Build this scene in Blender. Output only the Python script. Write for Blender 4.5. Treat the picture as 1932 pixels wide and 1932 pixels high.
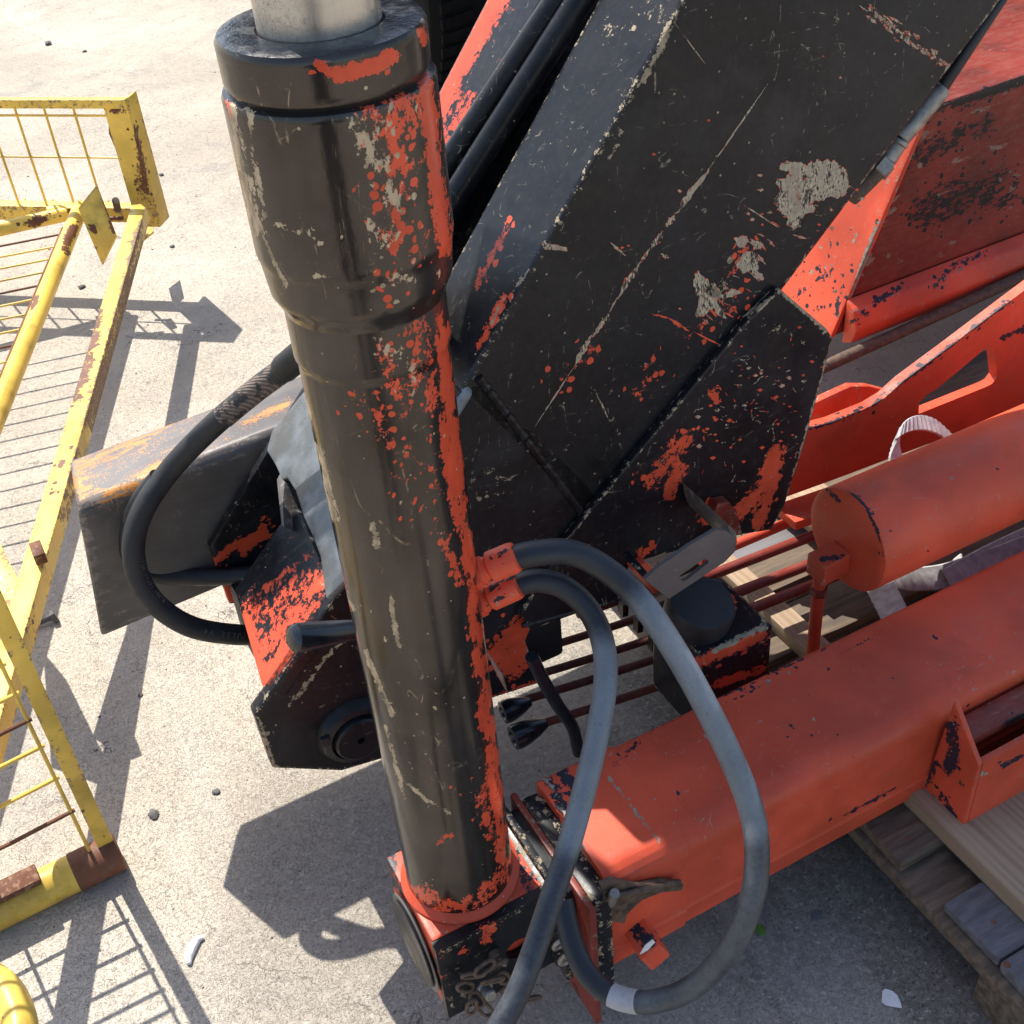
import bpy, bmesh, math, random
import numpy as np
from mathutils import Vector, Matrix
from mathutils.geometry import tessellate_polygon, delaunay_2d_cdt
for _o in list(bpy.data.objects): bpy.data.objects.remove(_o)
S = bpy.context.scene
random.seed(7); np.random.seed(7)
R = math.radians
# ------------------------------------------------------------------ camera
FPX = 2300.0; IMG = 1932.0; C0 = 966.0; CAMH = 1.65
_n = np.array([266., 2883., FPX]); _v = _n/np.linalg.norm(_n)
_f = np.array([0, 0, 1.]) - _v[2]*_v; _f /= np.linalg.norm(_f)
_r = np.cross(_v, _f)
if _r[0] < 0: _r = -_r
RM = np.array([_r, _f, -_v])                       # camera (x right, y down, z forward) -> world
CAM = np.array([0, 0, CAMH])
cd = bpy.data.cameras.new('camera'); cam = bpy.data.objects.new('camera', cd); S.collection.objects.link(cam)
cd.sensor_fit = 'HORIZONTAL'; cd.sensor_width = 36; cd.lens = 36*FPX/IMG; cd.clip_start = 0.02; cd.clip_end = 400
_m = Matrix(((RM[0][0], -RM[0][1], -RM[0][2]), (RM[1][0], -RM[1][1], -RM[1][2]), (RM[2][0], -RM[2][1], -RM[2][2])))
cam.matrix_world = Matrix.Translation(Vector(CAM)) @ _m.to_4x4()
S.camera = cam
S.render.resolution_x = S.render.resolution_y = 1024
# ------------------------------------------------------------------ light
SUN_EL = R(55); SAZ = np.array([-.53, .848])       # horizontal direction towards the sun
sd = np.array([SAZ[0]*math.cos(SUN_EL), SAZ[1]*math.cos(SUN_EL), math.sin(SUN_EL)])
W = bpy.data.worlds.new('World'); S.world = W; W.use_nodes = True
wn = W.node_tree.nodes; wl = W.node_tree.links; wn.clear()
sky = wn.new('ShaderNodeTexSky'); sky.sky_type = 'NISHITA'; sky.sun_disc = False
sky.sun_elevation = SUN_EL; sky.sun_rotation = math.atan2(SAZ[0], SAZ[1]); sky.dust_density = 1.5; sky.ozone_density = 1.0
bg = wn.new('ShaderNodeBackground'); bg.inputs[1].default_value = 0.15
wo = wn.new('ShaderNodeOutputWorld'); wl.new(sky.outputs[0], bg.inputs[0]); wl.new(bg.outputs[0], wo.inputs[0])
sl = bpy.data.lights.new('sun', 'SUN'); sl.energy = 4.7; sl.angle = R(.5); sl.color = (1, .95, .87)
so = bpy.data.objects.new('sun', sl); S.collection.objects.link(so)
so.rotation_euler = Vector(sd).to_track_quat('Z', 'Y').to_euler()
S.view_settings.view_transform = 'Standard'; S.view_settings.look = 'None'
S.view_settings.exposure = 0.72; S.view_settings.gamma = 1; S.view_settings.use_curve_mapping = False
S.render.engine = 'CYCLES'
# ------------------------------------------------------------------ site frame: u along the beams, w away, z up
A25 = R(25); U3 = np.array([math.cos(A25), math.sin(A25), 0]); W3 = np.array([-math.sin(A25), math.cos(A25), 0])
def _ray(x, y):
    d = RM @ np.array([x-C0, y-C0, FPX]); return d/np.linalg.norm(d)
_d = _ray(868, 1645); O = CAM + _d*((.33-CAMH)/_d[2]); O[2] = 0
def toL(p): q = np.array(p)-O; return np.array([q@U3, q@W3, q[2]])
def toW(l): return O + l[0]*U3 + l[1]*W3 + np.array([0, 0, l[2]])
CL = toL(CAM)
def rl(x, y): r = _ray(x, y); return np.array([r@U3, r@W3, r[2]])
def pU(x, y, a): r = rl(x, y); return CL + r*((a-CL[0])/r[0])
def pW(x, y, a): r = rl(x, y); return CL + r*((a-CL[1])/r[1])
def pZ(x, y, a): r = rl(x, y); return CL + r*((a-CL[2])/r[2])
def pN(x, y, P, n): r = rl(x, y); n = np.array(n); return CL + r*(((np.array(P)-CL)@n)/(r@n))
def pY(x, y, Y): r = _ray(x, y); return toL(CAM + r*(Y/r[1]))
def pPost(x, y, base):                              # height where a vertical through base is seen
    r = rl(x, y); d = r[:2]; b = (np.array(base)-CL)[:2]; return CL + r*(d@b/(d@d))
def projpx(L):                                      # used to lay wear marks on the surfaces they sit on
    L = np.asarray(L); w = O + L[:, :1]*U3 + L[:, 1:2]*W3 + L[:, 2:3]*np.array([0, 0, 1.])
    c = (w-CAM) @ RM; return np.stack([C0+FPX*c[:, 0]/c[:, 2], C0+FPX*c[:, 1]/c[:, 2]], 1)
# ------------------------------------------------------------------ materials
class NT:
    def __init__(s, name):
        s.m = bpy.data.materials.new(name); s.m.use_nodes = True; s.t = s.m.node_tree; s.n = s.t.nodes
        s.b = s.n['Principled BSDF']; s.tc = s.n.new('ShaderNodeTexCoord')
    def L(s, a, b): s.t.links.new(a, b)
    def val(s, sock, v):
        if hasattr(v, 'links') or hasattr(v, 'is_linked'): s.L(v, sock)
        else: sock.default_value = v
    def noise(s, scale, detail=5, rough=.6, vec=None, dist=0, stretch=None):
        n = s.n.new('ShaderNodeTexNoise'); n.inputs['Scale'].default_value = scale; n.inputs['Detail'].default_value = detail
        n.inputs['Roughness'].default_value = rough; n.inputs['Distortion'].default_value = dist
        v = vec or s.tc.outputs['Object']
        if stretch:
            mp = s.n.new('ShaderNodeMapping'); mp.inputs['Scale'].default_value = stretch; s.L(v, mp.inputs['Vector']); v = mp.outputs[0]
        s.L(v, n.inputs['Vector']); return n.outputs['Fac']
    def voro(s, scale, feature='F1', out='Distance', rand=1):
        n = s.n.new('ShaderNodeTexVoronoi'); n.feature = feature; n.inputs['Scale'].default_value = scale; n.inputs['Randomness'].default_value = rand
        s.L(s.tc.outputs['Object'], n.inputs['Vector']); return n.outputs[out]
    def math(s, op, a, b=0.0, c=None, clamp=False):
        n = s.n.new('ShaderNodeMath'); n.operation = op; n.use_clamp = clamp
        s.val(n.inputs[0], a); s.val(n.inputs[1], b)
        if c is not None: s.val(n.inputs[2], c)
        return n.outputs[0]
    def step(s, v, lo, hi, a=0.0, b=1.0):
        n = s.n.new('ShaderNodeMapRange'); n.interpolation_type = 'SMOOTHSTEP'
        s.L(v, n.inputs[0]); n.inputs[1].default_value = lo; n.inputs[2].default_value = hi
        n.inputs[3].default_value = a; n.inputs[4].default_value = b; return n.outputs[0]
    def mix(s, f, a, b, mode='MIX'):
        n = s.n.new('ShaderNodeMix'); n.data_type = 'RGBA'; n.blend_type = mode
        s.val(n.inputs[0], f)
        for k, v in ((6, a), (7, b)):
            if isinstance(v, tuple): n.inputs[k].default_value = (*v[:3], 1)
            else: s.L(v, n.inputs[k])
        return n.outputs[2]
    def mixf(s, f, a, b):
        n = s.n.new('ShaderNodeMix'); n.data_type = 'FLOAT'; s.val(n.inputs[0], f); s.val(n.inputs[2], a); s.val(n.inputs[3], b); return n.outputs[0]
    def bump(s, h, strength=.3, dist=.002):
        n = s.n.new('ShaderNodeBump'); n.inputs['Strength'].default_value = strength; n.inputs['Distance'].default_value = dist
        s.L(h, n.inputs['Height']); s.L(n.outputs[0], s.b.inputs['Normal'])
    def attr(s, name='wear'):
        n = s.n.new('ShaderNodeAttribute'); n.attribute_name = name; q = s.n.new('ShaderNodeSeparateColor'); s.L(n.outputs['Color'], q.inputs[0]); return q.outputs
    def out(s, col, rough=.5, metal=0.0, spec=None):
        if isinstance(col, tuple): s.b.inputs['Base Color'].default_value = (*col[:3], 1)
        else: s.L(col, s.b.inputs['Base Color'])
        s.val(s.b.inputs['Roughness'], rough); s.val(s.b.inputs['Metallic'], metal)
        if spec is not None: s.b.inputs['Specular IOR Level'].default_value = spec
        return s.m
BLACK = (.0085, .0088, .0115); RED = (.62, .080, .034); TAN = (.36, .29, .19); GREY = (.22, .21, .19)
def worn(name, base, second, bare, rough=.45, bias=0.0, bareb=0.0, specks=.8, streak=None, dust=.12, dustc=(.30, .26, .21), seccol=None, fine=90, band=0, smudge=.6, scratch=.55, metal=0, spots=70, spec=.26, coarse=1.3):
    t = NT(name); at = t.attr()
    n1 = t.noise(16, 7, .66, stretch=streak); n2 = t.noise(fine, 5, .65, stretch=streak); n3 = t.noise(4, 3, .5)
    n4 = t.noise(330, 3, .7); n5 = t.noise(7, 6, .62)
    k = t.math('ADD', t.math('MULTIPLY', t.math('SUBTRACT', n1, .5), coarse), t.math('ADD', t.math('MULTIPLY', t.math('SUBTRACT', n2, .5), 2.0), t.math('MULTIPLY', t.math('SUBTRACT', n4, .5), 1.1)))
    m1 = t.step(t.math('ADD', t.math('MULTIPLY', at[0], 1.25), t.math('ADD', k, bias)), .60, .64)
    k2 = t.math('ADD', t.math('MULTIPLY', t.math('SUBTRACT', n1, .5), .9), t.math('ADD', t.math('MULTIPLY', t.math('SUBTRACT', n2, .5), 2.4), t.math('MULTIPLY', t.math('SUBTRACT', n4, .5), 1.4)))
    m2 = t.step(t.math('ADD', t.math('MULTIPLY', t.math('ADD', at[1], t.math('MULTIPLY', at[2], .42)), 1.2), t.math('ADD', k2, bareb)), .62, .66)
    vd = t.voro(140); vc = t.voro(140, out='Color')
    q = t.n.new('ShaderNodeSeparateColor'); t.L(vc, q.inputs[0])
    sp = t.math('MULTIPLY', t.math('LESS_THAN', vd, t.math('MULTIPLY', q.outputs[1], .22)), t.math('GREATER_THAN', q.outputs[0], 1-.12*specks))
    spot = t.voro(spots); vs = t.voro(spots, out='Color'); q2 = t.n.new('ShaderNodeSeparateColor'); t.L(vs, q2.inputs[0])
    sr = t.math('MULTIPLY', t.math('LESS_THAN', spot, t.math('ADD', t.math('MULTIPLY', q2.outputs[2], .50), t.math('MULTIPLY', t.math('SUBTRACT', n2, .5), .5))), t.math('LESS_THAN', q2.outputs[0], t.math('MULTIPLY', at[0], 1.5)))
    spg = t.math('MULTIPLY', t.math('LESS_THAN', spot, t.math('ADD', t.math('MULTIPLY', q2.outputs[1], .34), t.math('MULTIPLY', t.math('SUBTRACT', n2, .5), .5))), t.math('GREATER_THAN', q2.outputs[0], t.math('SUBTRACT', 1.0, t.math('MULTIPLY', at[1], .9))))
    m1 = t.math('MAXIMUM', m1, sr)
    var = t.step(n3, .3, .7, .72, 1.25)

    hb = t.n.new('ShaderNodeHueSaturation'); hb.inputs['Color'].default_value = (*base, 1); t.L(var, hb.inputs['Value'])
    hc_ = hb.outputs[0]
    hc_ = t.mix(t.math('MULTIPLY', t.step(n5, .50, .68), smudge), hc_, tuple(min(1, x*1.3+.009) for x in base))
    hc_ = t.mix(t.math('MULTIPLY', t.step(n5, .46, .34), smudge), hc_, tuple(x*.45 for x in base))
    ln = t.math('ABSOLUTE', t.math('SUBTRACT', t.noise(11, 2, .5, dist=.8, stretch=(1, 1, .22)), .5)); l2 = t.math('ABSOLUTE', t.math('SUBTRACT', t.noise(13, 2, .5, dist=.4, stretch=(.3, 1, 1.2)), .5))
    scr = t.math('MULTIPLY', t.math('MAXIMUM', t.step(ln, 0, .0030, 1, 0), t.step(l2, 0, .0026, 1, 0)), t.step(n2, .5, .62))
    hc_ = t.mix(t.math('MULTIPLY', scr, scratch), hc_, tuple(x*.75+.06 for x in bare))
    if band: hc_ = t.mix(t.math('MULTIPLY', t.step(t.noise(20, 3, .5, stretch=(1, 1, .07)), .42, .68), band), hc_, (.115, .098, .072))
    c = t.mix(t.math('MULTIPLY', t.step(n2, .35, .8), dust), hc_, dustc)
    hs = t.n.new('ShaderNodeHueSaturation'); hs.inputs['Color'].default_value = (*second, 1); t.L(t.step(n1, .3, .7, .8, 1.15), hs.inputs['Value'])
    c = t.mix(m1, c, hs.outputs[0])
    tanv = t.mix(t.step(n2, .4, .62), tuple(x*.55 for x in bare), bare)
    mm = t.math('MAXIMUM', t.math('MAXIMUM', m2, spg), sp)
    c = t.mix(mm, c, tanv)
    rg = t.mixf(mm, t.step(n1, .3, .75, rough*.75, rough*1.3), .75)
    t.bump(t.math('SUBTRACT', t.math('MULTIPLY', n2, .5), t.math('ADD', t.math('MULTIPLY', m1, .35), t.math('MULTIPLY', mm, .6))), .35, .0012)
    return t.out(c, rg, t.math('MULTIPLY', t.math('SUBTRACT', 1.0, t.math('MAXIMUM', m1, mm), clamp=True), metal) if metal else 0.0, spec)
M = {}
M['black'] = worn('black_paint_over_red', BLACK, RED, TAN, .36, -.12, -.08, .6, None, .03, scratch=.75, smudge=.8)
M['blackred'] = worn('black_paint_rubbed_to_red', BLACK, RED, TAN, .33, .12, -.06, .5, None, .05)
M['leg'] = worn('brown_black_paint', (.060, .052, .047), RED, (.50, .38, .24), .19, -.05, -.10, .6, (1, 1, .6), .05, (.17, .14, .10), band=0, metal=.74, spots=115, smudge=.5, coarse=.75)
M['red'] = worn('red_paint', RED, (.018, .018, .03), (.30, .26, .20), .5, -.235, -.20, .9, None, .07, (.34, .17, .11), smudge=.26, spec=.32, scratch=.8)
M['redred'] = worn('dark_worn_red_paint', (.20, .028, .017), (.012, .011, .012), (.25, .19, .13), .38, .14, -.12, .8, (.4, 1, 1), .15)
M['steel'] = worn('raw_steel_with_rust', (.105, .093, .086), (.52, .20, .03), (.22, .19, .16), .40, -.2, -.05, .5, (.35, 1, 1), .25, (.2, .18, .16), spots=400, spec=.5)
M['yellow'] = worn('yellow_paint_rusting', (.76, .50, .085), (.15, .06, .03), (.30, .20, .12), .42, -.03, -.04, .9, None, .15, (.6, .5, .25), fine=70)
M['rust'] = worn('rusty_steel', (.16, .065, .035), (.50, .33, .06), (.24, .13, .08), .75, -.1, .0, .8)
def plain(name, col, rough=.5, metal=0.0, var=.25, scale=30, bump=.2, spec=.5, stretch=None, col2=None, dist=.001):
    t = NT(name); n = t.noise(scale, 6, .6, stretch=stretch); n2 = t.noise(scale*6, 4, .6, stretch=stretch)
    c = t.mix(t.step(n, .3, .7), tuple(x*(1-var) for x in col), col2 or tuple(min(1, x*(1+var)) for x in col))
    c = t.mix(t.math('MULTIPLY', t.step(n2, .5, .75), .35), c, tuple(x*.45 for x in col))
    t.bump(t.math('ADD', n, t.math('MULTIPLY', n2, .5)), bump, dist)
    return t.out(c, t.step(n, .3, .7, rough*.8, min(1, rough*1.2)), metal, spec)
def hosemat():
    t = NT('dusty_black_rubber_sun_paled'); at = t.attr(); n = t.noise(26, 6, .65); n2 = t.noise(190, 4, .7)
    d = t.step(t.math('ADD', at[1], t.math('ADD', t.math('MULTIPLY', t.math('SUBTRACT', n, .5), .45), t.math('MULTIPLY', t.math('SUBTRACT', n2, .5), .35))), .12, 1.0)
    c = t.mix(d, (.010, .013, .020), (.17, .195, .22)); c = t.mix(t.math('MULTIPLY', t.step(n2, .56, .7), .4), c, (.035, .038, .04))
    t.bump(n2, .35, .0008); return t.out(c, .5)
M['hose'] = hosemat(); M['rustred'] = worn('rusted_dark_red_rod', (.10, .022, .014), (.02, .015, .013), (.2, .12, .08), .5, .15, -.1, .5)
M['hosedark'] = plain('scuffed_black_rubber', (.018, .018, .019), .65, var=.4, scale=60, bump=.5)
def braid():
    t = NT('exposed_hose_braid'); w1 = t.n.new('ShaderNodeTexWave'); w1.bands_direction = 'DIAGONAL'; w1.inputs['Scale'].default_value = 90; t.L(t.tc.outputs['Object'], w1.inputs[0])
    n = t.noise(60, 5, .7); m_ = t.step(n, .44, .50); c = t.mix(w1.outputs['Fac'], (.07, .05, .04), (.20, .15, .12)); c = t.mix(m_, (.018, .018, .019), c)
    t.bump(t.math('MULTIPLY', w1.outputs['Fac'], m_), .6, .001); return t.out(c, .7)
M['braid'] = braid()
M['letter'] = plain('worn_raised_rubber', (.085, .085, .09), .6)
M['rubber'] = plain('black_rubber', (.014, .014, .016), .55)
M['plastic'] = plain('glossy_black_plastic', (.014, .016, .022), .22, bump=.08)
M['tyre'] = plain('tyre_rubber', (.008, .008, .008), .9, spec=.05)
M['dark'] = plain('dark_grimy_steel', (.009, .009, .009), .6)
M['wood'] = plain('weathered_wood', (.13, .095, .066), .85, var=.45, scale=9, bump=.5, stretch=(1, 9, 9), dist=.002)
M['woodgrey'] = plain('grey_weathered_wood', (.12, .115, .125), .85, var=.35, scale=9, bump=.5, stretch=(1.5, 8, 8), dist=.002)
M['strap'] = plain('grey_webbing', (.40, .39, .385), .9, var=.2, scale=70, bump=.6)
M['white'] = plain('white_plastic', (.8, .8, .8), .5, var=.05)
M['whiteband'] = plain('white_hose_band', (.36, .36, .38), .6, var=.08)
M['leaf'] = plain('green_leaf', (.12, .28, .05), .5)
M['stone'] = plain('dark_pebble', (.10, .095, .09), .85, scale=120)
M['zinc'] = plain('zinc_plated_steel', (.27, .25, .22), .45, metal=.6, scale=60, var=.35)
M['rustdark'] = plain('dark_rusty_steel', (.10, .065, .045), .7, metal=.2, scale=90, var=.5, bump=.5)
def new_wood():
    t = NT('fresh_sawn_wood'); n = t.noise(3, 3, .5, stretch=(14, .5, 3), dist=.6); wv = t.n.new('ShaderNodeTexWave')
    wv.bands_direction = 'X'; wv.inputs['Scale'].default_value = 26; wv.inputs['Distortion'].default_value = 9; wv.inputs['Detail'].default_value = 2; wv.inputs['Detail Scale'].default_value = .6
    mp = t.n.new('ShaderNodeMapping'); mp.inputs['Scale'].default_value = (1, .12, 1); t.L(t.tc.outputs['Object'], mp.inputs[0]); t.L(mp.outputs[0], wv.inputs[0])
    c = t.mix(t.step(wv.outputs['Fac'], .2, .8), (.33, .24, .155), (.27, .185, .115)); c = t.mix(t.step(n, .4, .8), c, (.40, .30, .20))
    t.bump(wv.outputs['Fac'], .2, .001); return t.out(c, .7)
M['newwood'] = new_wood()
def chrome():
    t = NT('worn_chrome'); n = t.noise(120, 6, .7); n3 = t.noise(18, 4, .6, stretch=(1, 1, .3))
    v = t.math('ABSOLUTE', t.math('SUBTRACT', t.noise(95, 4, .6, dist=2.5), .5))
    cr = t.math('MULTIPLY', t.step(v, .0, .022, 1, 0), t.step(n3, .42, .6))
    c = t.mix(t.math('MULTIPLY', cr, .8), (.46, .43, .39), (.10, .08, .06)); c = t.mix(t.step(n, .5, .8), c, (.33, .29, .25))
    t.bump(t.math('ADD', n, cr), .2, .0006); return t.out(c, t.step(n3, .3, .7, .22, .42), .85)
def bare_metal():
    t = NT('bare_scratched_metal'); n = t.noise(38, 7, .72, stretch=(1.8, 1, .7)); n2 = t.noise(240, 4, .7, stretch=(2.4, 1, .6))
    c = t.mix(t.step(n, .42, .56), (.33, .285, .21), (.56, .46, .30)); k = t.math('ADD', t.math('MULTIPLY', n, .55), t.math('MULTIPLY', n2, .45))
    c = t.mix(t.step(k, .515, .54), c, (.030, .026, .026)); c = t.mix(t.step(k, .43, .40), c, (.40, .13, .05))
    t.bump(n2, .5, .001); return t.out(c, .7)
def oily():
    t = NT('oily_black_steel'); n = t.noise(40, 6, .7); c = t.mix(t.step(n, .45, .6), (.006, .006, .008), (.02, .019, .02))
    t.bump(n, .5, .003); return t.out(c, t.step(n, .4, .65, .06, .35), 0, .6)
M['oily'] = oily()
def gloss():
    t = NT('black_top_sheet_sky_tint'); at = t.attr(); n = t.noise(22, 6, .6); c = t.mix(t.step(n, .4, .7), (.06, .066, .072), (.16, .175, .19))  # sky reflection on the black sheet is put into this blue-grey colour
    t.bump(n, .15, .001); return t.out(c, t.step(n, .3, .7, .22, .38), 0, .7)
M['gloss'] = gloss()
M['chrome'] = chrome()
def concrete():
    t = NT('worn_concrete'); a = t.noise(1.1, 5, .55); b = t.noise(9, 6, .6); c_ = t.noise(60, 5, .7); d = t.noise(135, 2, .5, dist=1.4)
    col = t.mix(t.step(a, .32, .68), (.42, .366, .292), (.56, .498, .405))
    col = t.mix(t.math('MULTIPLY', t.step(b, .45, .75), .35), col, (.33, .31, .29))
    lines = t.step(t.math('ABSOLUTE', t.math('SUBTRACT', d, .5)), .0, .035, 1, 0)
    col = t.mix(t.math('MULTIPLY', t.math('MULTIPLY', lines, t.step(b, .3, .6, .3, .8)), .85), col, (.17, .15, .125))
    col = t.mix(t.math('MULTIPLY', t.step(c_, .56, .72), .38), col, (.62, .585, .51))
    v = t.voro(75); vc = t.voro(75, out='Color'); q = t.n.new('ShaderNodeSeparateColor'); t.L(vc, q.inputs[0])
    dots = t.math('MULTIPLY', t.math('LESS_THAN', v, t.math('MULTIPLY', q.outputs[1], .2)), t.math('GREATER_THAN', q.outputs[0], .86))
    col = t.mix(t.math('MULTIPLY', dots, .8), col, (.09, .08, .075))
    # oily dirt and painted-in crane shade under and beside the machine
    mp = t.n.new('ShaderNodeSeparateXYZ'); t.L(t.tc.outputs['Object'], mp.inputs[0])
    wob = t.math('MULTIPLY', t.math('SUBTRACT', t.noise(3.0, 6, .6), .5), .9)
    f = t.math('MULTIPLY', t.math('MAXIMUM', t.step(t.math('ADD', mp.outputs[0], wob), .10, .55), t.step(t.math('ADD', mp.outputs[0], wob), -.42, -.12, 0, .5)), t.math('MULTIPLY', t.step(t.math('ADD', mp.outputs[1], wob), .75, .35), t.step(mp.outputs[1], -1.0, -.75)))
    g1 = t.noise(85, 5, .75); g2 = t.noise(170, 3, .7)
    dirt_shade = t.mix(t.step(c_, .35, .75), (.125, .115, .10), (.265, .245, .215))
    dirt_shade = t.mix(t.step(g1, .56, .66), dirt_shade, (.42, .40, .37)); dirt_shade = t.mix(t.step(g2, .44, .36), dirt_shade, (.045, .042, .04))
    col = t.mix(t.math('MULTIPLY', f, .88), col, dirt_shade)
    ck = t.math('ABSOLUTE', t.math('SUBTRACT', t.noise(1.15, 7, .55), .5)); col = t.mix(t.math('MULTIPLY', t.step(ck, 0, .0016, 1, 0), t.step(b, .45, .6, .2, .9)), col, (.10, .09, .08))
    trk = t.noise(2.2, 5, .6, stretch=(1.6, .25, 1)); col = t.mix(t.math('MULTIPLY', t.step(trk, .55, .70), .35), col, (.55, .52, .46)); trd = t.noise(1.3, 6, .65, stretch=(1.2, .4, 1)); col = t.mix(t.math('MULTIPLY', t.step(trd, .56, .70), .45), col, (.24, .225, .215))
    st = t.noise(26, 5, .7); col = t.mix(t.math('MULTIPLY', t.step(st, .60, .70), .5), col, (.25, .225, .20))
    pat = t.noise(1.7, 4, .5); col = t.mix(t.math('MULTIPLY', t.step(pat, .62, .72), .45), col, (.26, .245, .24))
    h = t.math('ADD', t.math('MULTIPLY', c_, .8), t.math('ADD', t.math('MULTIPLY', lines, -.7), t.math('MULTIPLY', b, .5)))
    t.bump(h, .70, .0035); return t.out(col, .88, 0, .3)
M['concrete'] = concrete()
# ------------------------------------------------------------------ mesh helpers (coordinates in the site frame)
def link(o, parent=None):
    S.collection.objects.link(o)
    if parent: o.parent = parent
def thing(name, label, cat, base=(0, 0, 0), group=None):
    o = bpy.data.objects.new(name, None); o.empty_display_size = .05
    o.location = toW(base); o.rotation_euler = (0, 0, A25); link(o)
    o['label'] = label; o['category'] = cat; o['base'] = list(map(float, base))
    if group: o['group'] = group
    return o
def rootbase(p):
    while p.parent: p = p.parent
    return np.array(p['base'])
def tag(o, label, cat, group=None):
    o['label'] = label; o['category'] = cat
    if group: o['group'] = group
    return o
def finish(name, bm, mats, parent=None, base=None, paint=None, smooth=35, edge=1.0, kind=None):
    """bm in site frame -> object"""
    bmesh.ops.remove_doubles(bm, verts=bm.verts, dist=1e-6)
    me = bpy.data.meshes.new(name)
    bl = bm.faces.layers.int.get('bev')
    ev = None
    if bl and edge > 0:
        bm.verts.ensure_lookup_table(); ev = np.zeros(len(bm.verts)); bm.verts.index_update()
        for f in bm.faces:
            if f[bl]:
                for v in f.verts: ev[v.index] = edge
    bm.normal_update(); bm.to_mesh(me); 
    co = np.empty(len(me.vertices)*3); me.vertices.foreach_get('co', co); co = co.reshape(-1, 3)
    if paint or ev is not None:
        col = np.zeros((len(co), 4)); col[:, 3] = 1
        if ev is not None: col[:, 2] = ev
        if paint:
            no = np.empty(len(co)*3); me.vertices.foreach_get('normal', no); no = no.reshape(-1, 3)
            face = np.einsum('ij,ij->i', no, co-CL) < 0.02
            px = projpx(co)
            for ch, wd, st, pts in paint:
                pts = np.array(pts, float)
                if len(pts) == 1: dd = np.hypot(*(px-pts[0]).T)
                else:
                    dd = np.full(len(px), 1e9)
                    for a, b in zip(pts[:-1], pts[1:]):
                        ab = b-a; t = np.clip(((px-a)@ab)/(ab@ab+1e-9), 0, 1); dd = np.minimum(dd, np.hypot(*(px-(a+t[:, None]*ab)).T))
                wgt = np.clip(1.25-dd/wd, 0, 1)*st*face
                if ch < 0: col[:, 0] = np.clip(col[:, 0]-wgt, 0, 1)
                else: col[:, ch] = np.maximum(col[:, ch], wgt)
        a = me.color_attributes.new('wear', 'FLOAT_COLOR', 'POINT'); a.data.foreach_set('color', col.ravel())
    b = np.array(base if base is not None else (rootbase(parent) if parent else (0, 0, 0)))
    me.vertices.foreach_set('co', (co-b).ravel()); me.update()
    for m in (mats if isinstance(mats, (list, tuple)) else [mats]): me.materials.append(m)
    if smooth:
        me.polygons.foreach_set('use_smooth', [True]*len(me.polygons)); me.set_sharp_from_angle(angle=R(smooth))
    o = bpy.data.objects.new(name, me); link(o, parent); bm.free()
    if not parent: o.location = toW(b); o.rotation_euler = (0, 0, A25)
    if kind: o['kind'] = kind
    return o
def bevel(bm, off, seg=2, ang=25):
    es = [e for e in bm.edges if len(e.link_faces) == 2 and e.calc_face_angle(0) > R(ang)]
    lay = bm.faces.layers.int.get('bev') or bm.faces.layers.int.new('bev')
    r = bmesh.ops.bevel(bm, geom=es, offset=off, segments=seg, affect='EDGES', profile=.6, clamp_overlap=True)
    for f in r['faces']: f[lay] = 1
def dice(bm, size, dirs=((1, 0, 0), (0, 1, 0), (0, 0, 1))):
    for d in dirs:
        d = Vector(d).normalized(); ts = [v.co.dot(d) for v in bm.verts]; lo, hi = min(ts), max(ts)
        k = int((hi-lo)/size)
        for i in range(1, k+1):
            t = lo+(hi-lo)*i/(k+1)
            bmesh.ops.bisect_plane(bm, geom=bm.verts[:]+bm.edges[:]+bm.faces[:], plane_co=d*t, plane_no=d, dist=1e-7)
def loft(bm, A, B, mi=0):
    a = [bm.verts.new(tuple(p)) for p in A]; b = [bm.verts.new(tuple(p)) for p in B]; n = len(a); fs = []
    fs.append(bm.faces.new(a[::-1])); fs.append(bm.faces.new(b))
    for i in range(n): fs.append(bm.faces.new((a[i], a[(i+1) % n], b[(i+1) % n], b[i])))
    for f in fs: f.material_index = mi
    bmesh.ops.recalc_face_normals(bm, faces=fs); return fs
def extr(poly, vec): return [np.array(p) for p in poly], [np.array(p)+np.array(vec) for p in poly]
def prism(name, A, B, mat, parent=None, bev=.004, size=0, paint=None, seg=2, extra=None, **k):
    bm = bmesh.new(); loft(bm, A, B)
    if bev: bevel(bm, bev, seg)
    if size: dice(bm, size)
    if extra: extra(bm)
    return finish(name, bm, mat, parent, paint=paint, **k)
def boxpts(lo, hi):
    x0, y0, z0 = lo; x1, y1, z1 = hi
    return [(x0, y0, z0), (x1, y0, z0), (x1, y1, z0), (x0, y1, z0)], [(x0, y0, z1), (x1, y0, z1), (x1, y1, z1), (x0, y1, z1)]
def box(name, lo, hi, mat, parent=None, bev=.003, **k):
    A, B = boxpts(np.minimum(lo, hi), np.maximum(lo, hi)); return prism(name, A, B, mat, parent, bev, **k)
def bar(bm, p, q, wv, hv, mi=0):
    """rectangular bar from p to q with half vectors wv, hv"""
    p, q, wv, hv = map(np.array, (p, q, wv, hv))
    loft(bm, [p-wv-hv, p+wv-hv, p+wv+hv, p-wv+hv], [q-wv-hv, q+wv-hv, q+wv+hv, q-wv+hv], mi)
def frame_of(t):
    t = Vector(t).normalized(); a = Vector((0, 0, 1)) if abs(t.z) < .9 else Vector((1, 0, 0))
    x = t.cross(a).normalized(); return x, t.cross(x).normalized()
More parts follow.
